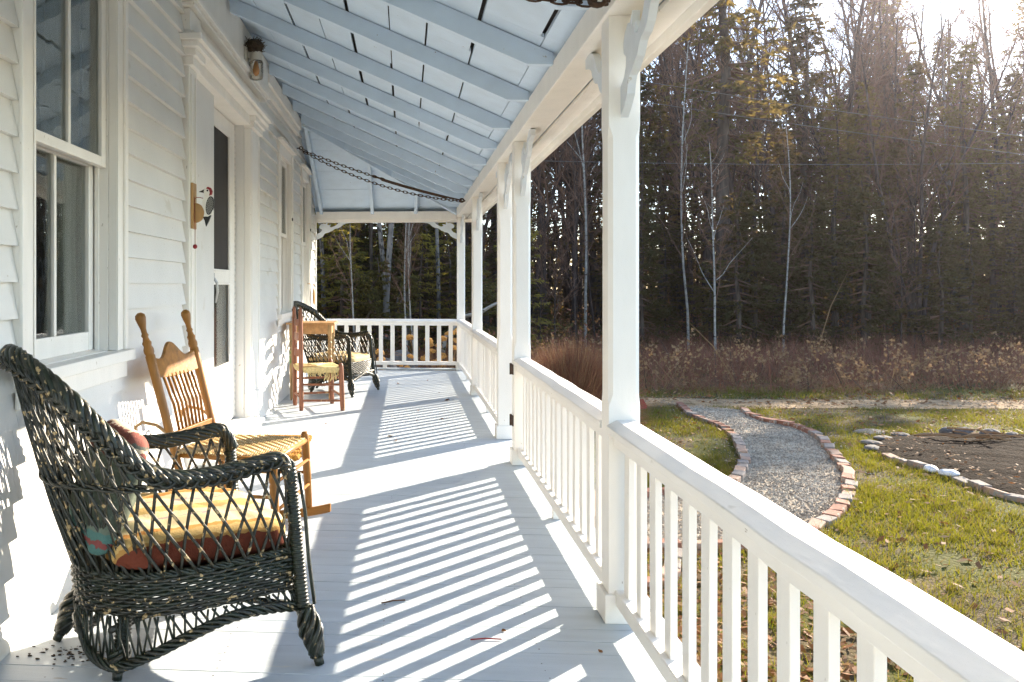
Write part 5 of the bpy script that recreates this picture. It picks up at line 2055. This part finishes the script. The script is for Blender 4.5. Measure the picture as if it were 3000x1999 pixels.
# taller separate stalks standing out of the brush
P = np.stack([NR.uniform(-3, 17, 900), 15.0 + 8.0 * NR.random(900) ** 1.3], 1)
V = stems(P, GZ, 0.4, 1.05, 0.018, 1.2)
tag(bulk('tall_stalks', V, 3, [M['shrub'], M['weed'], M['bark']], NR.choice([0, 0, 0, 1, 2], 900)), 'separate taller dead stalks rising out of the brush', 'stalks', kind='stuff')
# dry weeds with pale seed heads at the front of the brush
P = np.stack([NR.uniform(2, 15, 300), 14.8 + 3.5 * NR.random(300) ** 1.6], 1)
V = []
for p in P:
    h = NR.uniform(0.2, 0.75)
    c = np.array([p[0] + NR.normal(0, 0.15), p[1], GZ + h])
    m_ = 16
    q = c + NR.normal(0, 1, (m_, 3)) * np.array([0.06, 0.06, 0.09])
    s_ = NR.uniform(0.012, 0.04, (m_, 1))
    u = NR.normal(0, 1, (m_, 3)); u /= np.linalg.norm(u, axis=1)[:, None]
    w = np.cross(u, NR.normal(0, 1, (m_, 3))); w /= np.linalg.norm(w, axis=1)[:, None]
    V.append(np.stack([q - u * s_, q + u * s_, q + w * s_ * 1.5], 1).reshape(-1, 3))
tag(bulk('dry_weeds', np.concatenate(V), 3, M['weed']), 'pale dry weed heads standing at the front of the brush', 'weeds', kind='stuff')
for (x, y, dx, h, lb) in ((6.0, 15.6, -0.9, 1.2, 'long dead stalk leaning left over the brush'), (9.0, 16.5, 1.6, 0.7, 'long dead stalk leaning right in the middle of the brush'),
                          (9.6, 20.5, 0.8, 2.2, 'thin pale dead branch leaning beside the white sapling')):
    b = MB()
    b.tube([(x, y, GZ), (x + dx * 0.5, y, GZ + h * 0.62), (x + dx, y, GZ + h)], [0.014, 0.010, 0.004], 5)
    tag(b.build('dead_stalk', M['weed']), lb, 'branch')


# ================================================================== the wood
def spray_tris(C, D, L, Wd, n_per):
    """needle sprays: n_per triangles round every twig (start C, direction D, length L)"""
    n = len(C)
    f = NR.uniform(0.05, 1.0, (n, n_per, 1))
    p = C[:, None] + D[:, None] * (L[:, None, None] * f)
    q = D[:, None] * 0.55 + NR.normal(0, 0.55, (n, n_per, 3)) * np.array([1, 1, 0.5]) + np.array([0, 0, -0.12])
    q /= np.linalg.norm(q, axis=2, keepdims=True)
    s = np.cross(q, NR.normal(0, 1, (n, n_per, 3)))
    s /= np.linalg.norm(s, axis=2, keepdims=True) + 1e-9
    ln = NR.uniform(0.6, 1.3, (n, n_per, 1)) * Wd
    w = ln * 0.24
    return np.stack([p - s * w, p + s * w, p + q * ln], 2).reshape(-1, 3)


def conifer(seed, h, r, clear, dens=1.0, nd=None, needle_w=0.17):
    global NR
    NR = np.random.default_rng(seed)
    rg = random.Random(seed)
    tb_, cb_ = MB(), MB()
    wob = [(rg.gauss(0, 0.05), rg.gauss(0, 0.05)) for _ in range(7)]
    ctl = [(wob[i][0] * i * 0.4, wob[i][1] * i * 0.4, h * i / 6 - (0.1 if i == 0 else 0)) for i in range(7)]
    tp_ = spline(ctl, 16)
    tb_.tube(tp_, np.linspace(0.013 * h + 0.02, 0.012, 16), 8)
    C, D, L = [], [], []
    z = clear * h
    while z < h * 0.985:
        t_ = (z - clear * h) / (h - clear * h)
        nb = rg.randint(3, 5)
        for k in range(nb):
            a = rg.uniform(0, 6.283)
            ln = r * (0.35 + 0.65 * min(1, t_ * 5 + 0.2)) * (1 - t_) ** 0.75 * rg.uniform(0.45, 1.15) + 0.15
            dr = rg.uniform(-0.30, 0.10) - 0.25 * (1 - t_)
            c0 = np.array([np.interp(z, tp_[:, 2], tp_[:, 0]), np.interp(z, tp_[:, 2], tp_[:, 1]), z])
            d = np.array([math.cos(a), math.sin(a), dr * 0.6])
            e = c0 + d * ln
            m_ = c0 + d * ln * 0.55 + np.array([0, 0, -0.05 * ln])
            e[2] += 0.06 * ln
            cb_.tube([c0, m_, e], [0.018 * (ln + 0.4), 0.011 * (ln + 0.2), 0.004], 3, mi=1, cap=False)
            nt_ = int((5 + ln * 9) * dens)
            for q in range(nt_):
                f = rg.uniform(0.18, 1.0)
                p = c0 * (1 - f) ** 2 + 2 * m_ * f * (1 - f) + e * f * f
                aa = a + rg.choice((-1, 1)) * rg.uniform(0.3, 1.1)
                dd = np.array([math.cos(aa), math.sin(aa), rg.uniform(-0.45, 0.12)])
                C.append(p); D.append(dd / np.linalg.norm(dd)); L.append(rg.uniform(0.12, 0.38) * (0.5 + 0.6 * (1 - f)) * (0.6 + 0.4 * min(ln, 1.5)))
        z += rg.uniform(0.12, 0.30) * (1 if t_ < 0.8 else 0.6)
    # dead bare twigs under the live crown
    z = 0.6
    while z < clear * h:
        a = rg.uniform(0, 6.283)
        ln = rg.uniform(0.3, 1.1)
        cb_.tube([(0, 0, z), (math.cos(a) * ln * 0.6, math.sin(a) * ln * 0.6, z + rg.uniform(-0.05, 0.1)), (math.cos(a) * ln, math.sin(a) * ln, z - rg.uniform(0, 0.3))], [0.012, 0.007, 0.003], 3, mi=1, cap=False)
        z += rg.uniform(0.12, 0.35)
    tri = spray_tris(np.array(C), np.array(D), np.array(L), needle_w, 3)
    nt3 = len(tri) // 3
    cb_.add(tri, np.arange(nt3 * 3).reshape(-1, 3).tolist(), 0)
    ot = tb_.build('trunk', M['bark'])
    oc_ = cb_.build('crown', [nd or M['needle'], M['twig']])
    mm = (ot.data, oc_.data)
    bpy.data.objects.remove(ot)
    bpy.data.objects.remove(oc_)
    return mm


def bare_tree(seed, h, stems_=1, spread=0.5, m=None, rad=None, lowest=0.35, fine=1.0, thin=1.0, wander=1.0):
    rg = random.Random(seed)
    tb_, cb_ = MB(), MB()

    def grow(p, d, ln, r, depth, builder):
        n = 7 if depth == 0 else (5 if depth == 1 else 4)
        pts = [np.array(p, float)]
        d = np.array(d, float)
        for i in range(n):
            wd = (0.07 * wander) if depth == 0 else 0.10 + 0.05 * depth
            d = d + np.array([rg.gauss(0, wd), rg.gauss(0, wd), 0.06 if depth < 3 else 0.02])
            d /= np.linalg.norm(d)
            pts.append(pts[-1] + d * ln / n)
        pts = np.array(pts)
        rr = np.linspace(r, max(r * 0.28, 0.004), n + 1)
        P = spline(pts, 2 * n + 1) if depth < 2 else pts
        builder.tube(P, np.interp(np.linspace(0, 1, len(P)), np.linspace(0, 1, n + 1), rr), 8 if depth == 0 else (5 if depth == 1 else 3), cap=False)
        return pts, rr

    def kids(pts, rr, depth, ln, lo, cnt):
        for k in range(cnt):
            f = lo + (0.98 - lo) * (k + rg.random()) / cnt
            i = min(int(f * (len(pts) - 1)), len(pts) - 2)
            q = f * (len(pts) - 1) - i
            p = pts[i] * (1 - q) + pts[i + 1] * q
            t_ = pts[i + 1] - pts[i]
            t_ /= np.linalg.norm(t_)
            a = rg.uniform(0, 6.283)
            s_ = np.array([math.cos(a), math.sin(a), 0.0])
            an = rg.uniform(0.45, 1.0) * (0.75 if depth < 1 else 1.0)
            d = t_ * math.cos(an) + s_ * math.sin(an) * (0.6 + spread)
            d /= np.linalg.norm(d)
            l2 = ln * (1.25 - f) * rg.uniform(0.5, 1.0)
            r2 = max(rr[i] * (0.5 if depth == 0 else 0.55), 0.005)
            if depth == 0:
                b_ = tb_ if rg.random() < 0.5 else cb_
                g = grow(p, d, l2, r2, 1, b_)
                kids(*g, 1, l2 * 0.55, 0.18, int((5 + l2) * fine))
            elif depth == 1:
                g = grow(p, d, l2, r2, 2, cb_)
                kids(*g, 2, max(l2 * 0.6, 0.35), 0.15, int(5 * fine))
            else:
                grow(p, d, max(l2, 0.25), max(r2 * 0.7, 0.005), 3, cb_)

    for s_ in range(stems_):
        a = rg.uniform(0, 6.28) if stems_ > 1 else 0
        tl = (0.16 if stems_ > 1 else 0.03)
        d0 = (math.cos(a + s_ * 2.1) * tl, math.sin(a + s_ * 2.1) * tl, 1)
        r0 = (rad or 0.0085 * h) * (1 if stems_ == 1 else 0.8)
        g = grow((0.06 * s_, 0, -0.1), d0, h, r0, 0, tb_)
        kids(*g, 0, h * 0.36, lowest, int(17 * thin))
    ot = tb_.build('trunk', m or M['barkM'], smooth=True)
    oc_ = cb_.build('crown', M['twig'])
    mm = (ot.data, oc_.data)
    bpy.data.objects.remove(ot)
    bpy.data.objects.remove(oc_)
    return mm


def plant(name, meshes, label, cat, x, y, sc=1.0, rz=None, group=None, tilt=(0, 0)):
    t = thing(name, label, cat, (x, y, GZ), 0, group)
    t.rotation_euler = (tilt[0], tilt[1], rnd.uniform(0, 6.28) if rz is None else rz)
    t.scale = (sc, sc, sc * rnd.uniform(0.94, 1.04))
    place('trunk', meshes[0], t)
    place('crown', meshes[1], t)
    return t


CONH = [13.0, 14.0, 12.0, 14.5]
CON = [conifer(11, 13.0, 2.2, 0.16, 0.78, M['needle']), conifer(12, 14.0, 1.9, 0.24, 0.68, M['needleB']), conifer(13, 12.0, 2.3, 0.10, 0.82, M['needle']), conifer(14, 14.5, 1.7, 0.33, 0.66, M['needleB'])]
SML = [conifer(15, 3.4, 1.1, 0.04, 1.5, M['needleB'], 0.12), conifer(16, 5.0, 1.4, 0.05, 1.3, M['needle'], 0.13)]
M['needleC'] = mat('yellow_green_needles', (0.13, 0.115, 0.028), rough=0.7, var=0.4, scale=1.3, trans=0.5, tcol=(0.48, 0.36, 0.06), spec=0.2)  # lighter copy of the needles, standing in for sunlight blocked by the wood
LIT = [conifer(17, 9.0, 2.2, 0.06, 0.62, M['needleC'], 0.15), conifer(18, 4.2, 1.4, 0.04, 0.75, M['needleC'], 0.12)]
TALL = [bare_tree(61, 18.0, 1, 0.6, None, 0.13, 0.28, 1.5, 1.45), bare_tree(62, 17.0, 2, 0.6, None, 0.13, 0.3, 1.4, 1.3), bare_tree(63, 18.0, 1, 0.8, None, 0.15, 0.24, 1.6, 1.4)]
BARE = [bare_tree(21, 13.5, 1, 0.4), bare_tree(22, 13.0, 2, 0.5), bare_tree(23, 12.0, 3, 0.4), bare_tree(24, 14.0, 1, 0.7, lowest=0.28)]
MAPLE = bare_tree(31, 13.0, 2, 0.75, lowest=0.33, rad=0.15, fine=1.35)
BIRCH = [bare_tree(41, 9.0, 1, 0.3, M['birch'], 0.04, 0.3, 0.8, 0.8, 0.5), bare_tree(42, 5.0, 1, 0.6, M['birch'], 0.028, 0.22, 0.9, 0.9)]
THIN = [bare_tree(43, 8.0, 1, 0.4, None, 0.035, 0.3, 0.8, 0.9, 0.6), bare_tree(44, 5.0, 1, 0.6, None, 0.028, 0.2, 0.9, 1.0)]
POLE = [bare_tree(51, 12.0, 1, 0.35, M['barkL'], 0.085, 0.4, 0.8, 0.8, 0.25), bare_tree(52, 12.0, 1, 0.35, M['bark'], 0.085, 0.35, 0.8, 0.8, 0.25)]

# trees one can pick out
plant('bare_maple', MAPLE, 'large grey bare tree with two forked trunks, before the evergreens, upper right', 'tree', 16.9, 34.0, 1.22, 0.6)
plant('bare_tree', BARE[2], 'bare tree of three leaning stems against the sky right of the nearest post', 'tree', 10.3, 27.0, 1.0, 1.0)
plant('birch_sapling', BIRCH[0], 'slim pale birch trunk seen between the hinged post and the nearest post', 'tree', 5.25, 25.0, 1.2, 0.2)
plant('birch_sapling', BIRCH[0], 'straight pale sapling at the wood edge, left of the branching white one', 'tree', 7.87, 24.0, 0.95, 2.0)
plant('birch_sapling', BIRCH[1], 'small white branching sapling standing in the brush right of the nearest post', 'tree', 7.89, 22.0, 1.15, 3.0)
plant('birch_sapling', BIRCH[0], 'lone pale sapling at the wood edge in the middle of the brush', 'tree', 10.0, 23.0, 0.75, 4.0)
plant('bare_tree', POLE[0], 'tall grey trunk at the right side of the wood, the left one', 'tree', 19.4, 31.0, 1.0, 1.0)
plant('bare_tree', BARE[3], 'tall grey branching tree at the right border of the picture', 'tree', 20.8, 31.0, 0.9, 2.0)
plant('bare_tree', POLE[0], 'pale double trunk in the middle of the view over the end railing, its left stem', 'tree', -0.55, 20.0, 0.95, 0.0, tilt=(0, 0.02))
plant('bare_tree', POLE[0], 'pale double trunk in the middle of the view over the end railing, its right stem', 'tree', -0.38, 20.3, 0.85, 2.2, tilt=(0, 0.05))
plant('bare_tree', POLE[1], 'thick dark trunk right of the pale pair over the end railing', 'tree', 0.0, 19.0, 1.0, 1.2)
plant('bare_tree', POLE[1], 'slender leaning trunk left of the pale pair over the end railing', 'tree', -0.80, 21.0, 0.7, 0.4, tilt=(0, -0.07))
plant('bare_tree', POLE[1], 'dark trunk at the left of the view over the end railing', 'tree', -1.4, 22.0, 0.9, 3.4)
plant('bare_tree', POLE[1], 'grey trunk beside the thick dark one over the end railing', 'tree', 0.15, 24.0, 0.8, 5.0)
plant('bare_tree', POLE[1], 'dark trunk right of the grey one over the end railing', 'tree', 0.55, 23.0, 0.8, 2.0)
plant('bare_tree', POLE[0], 'greyish trunk near the carved bracket at the far corner post', 'tree', 0.85, 22.0, 0.75, 1.0)
plant('bare_tree', POLE[0], 'grey trunk nearest the house wall in the view over the end railing', 'tree', -2.05, 21.0, 0.8, 1.5)
plant('birch_sapling', BIRCH[0], 'thin sunlit sapling left of centre over the end railing', 'tree', -1.05, 17.0, 0.5, 1.0)
plant('birch_sapling', BIRCH[0], 'thin sunlit sapling right of the thick dark trunk over the end railing', 'tree', 0.16, 17.5, 0.5, 2.0)
plant('birch_sapling', BIRCH[0], 'thin sunlit sapling close against the thick dark trunk over the end railing', 'tree', 0.02, 18.0, 0.55, 3.0)
plant('fir_sapling', SML[0], 'small yellowish fir behind the end railing, left of the pale trunks', 'tree', -0.95, 18.5, 0.6, 1.0)

# the rest of the wood
taken = [(16.9, 34), (19.4, 31), (20.8, 31), (7.87, 24), (10, 23), (5.25, 25)]
LABC = ['dark green evergreen in the wood with low hanging branches', 'olive green evergreen in the wood with a bare lower trunk', 'broad dark evergreen in the wood, branched to the ground',
        'tall slim olive evergreen in the wood with a long bare trunk']
LABB = ['single stemmed bare tree among the evergreens', 'bare tree with two stems among the evergreens', 'bare tree with three stems among the evergreens', 'wide branching bare tree among the evergreens']


def okp(x, y, dmin):
    for a, c in taken:
        if (a - x) ** 2 + (c - y) ** 2 < dmin * dmin:
            return False
    taken.append((x, y))
    return True


rnd = random.Random(77)
cnt = 0
tries = 0
while cnt < 120 and tries < 4000:
    tries += 1
    y = rnd.uniform(25.0, 45)
    x = rnd.uniform(-0.25 * y - 1, 0.78 * y + 1)
    if x < 2.5 and rnd.random() < 0.10:
        y = rnd.uniform(19.5, 34)
        x = rnd.uniform(-6, 3.5)
    if not okp(x, y, 1.2):
        continue
    k = rnd.randrange(4)
    if 2 < x < 13 and y < 37 and 17 < y - 1.053 * x < 31 and rnd.random() < 0.6:
        continue
    sc = rnd.uniform(0.9, 1.2) if rnd.random() < 0.13 else rnd.uniform(0.48, 0.75)
    if -3 < y - 1.053 * x < 15.5:      # the low sun clears these tops and reaches the porch
        sc = min(sc, (0.585 * x + 0.1) / CONH[k])
        if x > 0.74 * y + 0.8:
            continue
        if sc < 0.5:
            k, sc = 4, (0.585 * x + 0.1) / 5.0
            sc = min(sc, 1.25)
    plant('evergreen', (CON + SML[1:])[k], (LABC + ['half grown dark evergreen in the clearing side of the wood'])[k], 'tree', x, y, sc, group='evergreens of the wood, kind %d' % (k + 1))
    cnt += 1
cnt = tries = 0
while cnt < 64 and tries < 5000:
    tries += 1
    y = rnd.uniform(33.5, 48)
    x = rnd.uniform(0.0, 0.78 * y + 1)
    k = rnd.randrange(3)
    sc = rnd.uniform(0.88, 1.08)
    if -3 < y - 1.053 * x < 15:
        sc = min(sc, (0.585 * x + 0.2) / 18.4)
        if sc < 0.6:
            continue
    if not okp(x, y, 1.0):
        continue
    plant('tall_bare_tree', TALL[k], ['tall bare tree with one trunk, its twigs against the sky', 'tall bare tree with twin trunks, its twigs against the sky', 'tall wide bare tree with heavy limbs against the sky'][k], 'tree', x, y, sc,
          group='tall bare trees, kind %d' % (k + 1))
    cnt += 1
cnt = tries = 0
while cnt < 24 and tries < 3000:      # young evergreens behind the end railing, sunlight put into their needle colour
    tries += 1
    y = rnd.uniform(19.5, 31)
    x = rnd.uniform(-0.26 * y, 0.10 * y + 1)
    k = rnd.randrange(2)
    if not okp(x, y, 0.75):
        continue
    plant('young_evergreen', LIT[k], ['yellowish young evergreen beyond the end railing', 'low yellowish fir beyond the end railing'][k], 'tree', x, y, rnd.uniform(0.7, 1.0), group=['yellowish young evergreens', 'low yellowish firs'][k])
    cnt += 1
cnt = tries = 0
while cnt < 34 and tries < 4000:
    tries += 1
    y = rnd.uniform(24.5, 34) if cnt < 20 else rnd.uniform(33, 46)
    x = rnd.uniform(1.0, 0.78 * y + 1)
    k = rnd.randrange(4)
    sc = rnd.uniform(0.8, 1.0)
    if -3 < y - 1.053 * x < 15.5:
        if y < 33 and rnd.random() < 0.6:
            continue
        sc = min(sc, (0.66 * x + 0.3) / 13.0)
        if sc < 0.55:
            continue
    if not okp(x, y, 1.0):
        continue
    plant('bare_tree', BARE[k], LABB[k], 'tree', x, y, sc, group='bare trees of the wood, kind %d' % (k + 1))
    cnt += 1
cnt = tries = 0
while cnt < 60 and tries < 3000:
    tries += 1
    y = rnd.uniform(22.5, 30)
    x = rnd.uniform(-4.5, 0.80 * y + 1)
    if cnt > 30:
        x, y = rnd.uniform(-5, 3.2), rnd.uniform(18.5, 30)
    if not okp(x, y, 0.9):
        continue
    k = rnd.randrange(2)
    plant('fir_sapling', SML[k], ['short bushy fir at the foot of the wood', 'half grown dark fir at the foot of the wood'][k], 'tree', x, y, rnd.uniform(0.5, 0.95), group=['short firs of the wood', 'half grown firs of the wood'][k])
    cnt += 1
cnt = tries = 0
while cnt < 20 and tries < 3000:
    tries += 1
    y = rnd.uniform(22.5, 30)
    x = rnd.uniform(-4, 0.80 * y + 1)
    if not okp(x, y, 0.7):
        continue
    k = rnd.randrange(2)
    plant('thin_sapling', THIN[k], ['thin straight bare sapling in the shade of the wood', 'low branching bare sapling in the shade of the wood'][k], 'tree', x, y, rnd.uniform(0.6, 1.0), group=['straight saplings', 'branching saplings'][k])
    cnt += 1

# the depth of the wood far behind: one mass
NR = np.random.default_rng(99)
n = 110000
P = np.stack([NR.uniform(-24, 52, n), NR.uniform(44, 60, n)], 1)
hm = 4.6 + 1.6 * noise2(P, 0.33, 1.0) + 1.2 * noise2(P, 1.1, 2.0)
z = GZ + hm * NR.random(n) ** 1.35
c = np.stack([P[:, 0], P[:, 1], z], 1)
u = NR.normal(0, 1, (n, 3)); u /= np.linalg.norm(u, axis=1)[:, None]
w = np.cross(u, NR.normal(0, 1, (n, 3))); w /= np.linalg.norm(w, axis=1)[:, None]
s_ = NR.uniform(0.10, 0.34, (n, 1))
V = np.stack([c - w * s_ * 0.35, c + w * s_ * 0.35, c + u * s_ * 1.2], 1).reshape(-1, 3)
tag(bulk('far_wood', V, 3, [M['needle'], M['twig']], (NR.random(n) < 0.25).astype(int)), 'dim depth of the wood behind the nearer trees', 'wood', kind='stuff')
# leafy undergrowth at the left, behind the end railing
n = 52000
P = np.stack([NR.uniform(-7, 30, n), NR.uniform(16.0, 42, n)], 1)
P = P[(P[:, 0] < 4.5) | (P[:, 1] > 24.5)]
n = len(P)
hm = 1.0 + 0.7 * noise2(P, 0.8, 5.0)
c = np.stack([P[:, 0], P[:, 1], GZ + np.clip(hm, 0.2, 2.2) * NR.random(n)], 1)
u = NR.normal(0, 1, (n, 3)); u /= np.linalg.norm(u, axis=1)[:, None]
w = np.cross(u, NR.normal(0, 1, (n, 3))); w /= np.linalg.norm(w, axis=1)[:, None]
s_ = NR.uniform(0.02, 0.06, (n, 1))
V = np.stack([c - w * s_ * 0.5, c + w * s_ * 0.5, c + u * s_ * 1.8], 1).reshape(-1, 3)
tag(bulk('undergrowth', V, 3, [M['needle'], M['shrub'], M['leaf']], NR.integers(0, 3, n)), 'tangled low undergrowth on the floor of the wood', 'undergrowth', kind='stuff')

# fallen bough near the far posts
b = MB()
b.tube([(1.2, 18.4, 0.55), (1.6, 18.2, 0.66), (1.85, 18.1, 0.82), (2.1, 18.0, 0.95)], [0.05, 0.045, 0.035, 0.02], 6)
b.tube([(1.2, 18.4, 0.55), (0.85, 18.5, 0.1), (0.75, 18.5, GZ)], [0.05, 0.05, 0.06], 6)
tag(b.build('fallen_bough', M['birch'], smooth=True), 'pale fallen bough between the fourth and third posts', 'branch')

# utility wires in front of the wood
for (p, q, lb) in (((-6, 24, 9.5), (24, 24, 4.3), 'uppermost thin utility wire crossing in front of the wood'), ((-6, 24.2, 8.9), (24, 24.2, 3.9), 'middle thin utility wire crossing in front of the wood'),
                   ((-6, 24.5, 5.35), (24, 24.5, 4.75), 'lowest, nearly level utility wire in front of the wood')):
    p, q = np.array(p), np.array(q)
    b = MB()
    b.tube([p + (q - p) * f - np.array([0, 0, 0.35 * 4 * f * (1 - f)]) for f in np.linspace(0, 1, 40)], 0.009, 5)
    tag(b.build('utility_wire', M['wire'], smooth=True), lb, 'wire', 'utility wires')

# volume added to imitate the lens flare veil: one even, thin haze
hz = bpy.data.materials.new('haze_air')
hz.use_nodes = True
t_ = hz.node_tree
t_.nodes.clear()
pv = t_.nodes.new('ShaderNodeVolumePrincipled')
pv.inputs['Color'].default_value = (0.96, 0.89, 0.95, 1)
pv.inputs['Density'].default_value = HZ
pv.inputs['Anisotropy'].default_value = 0.9
ou = t_.nodes.new('ShaderNodeOutputMaterial')
t_.links.new(pv.outputs[0], ou.inputs['Volume'])
b = MB()
b.box(-60, 90, -40, 90, GZ - 1.2, 24)
o = b.build('haze', hz)
o['kind'] = 'stuff'

# crumbs of dirt on the boards by the rear foot of the near chair
b = MB()
rg = random.Random(8)
for i in range(90):
    c_ = (-1.10 + rg.gauss(0, 0.09), 2.76 + rg.gauss(0, 0.035))
    b.ball((c_[0], c_[1], 0.003), rg.uniform(0.001, 0.0055), 6, sq=(1.6, 1, 0.5), jit=0.3, rg=rg)
tag(b.build('dirt_crumbs', M['nest']), 'brown crumbs of dirt on the boards under the foreground armchair', 'dirt', kind='stuff')
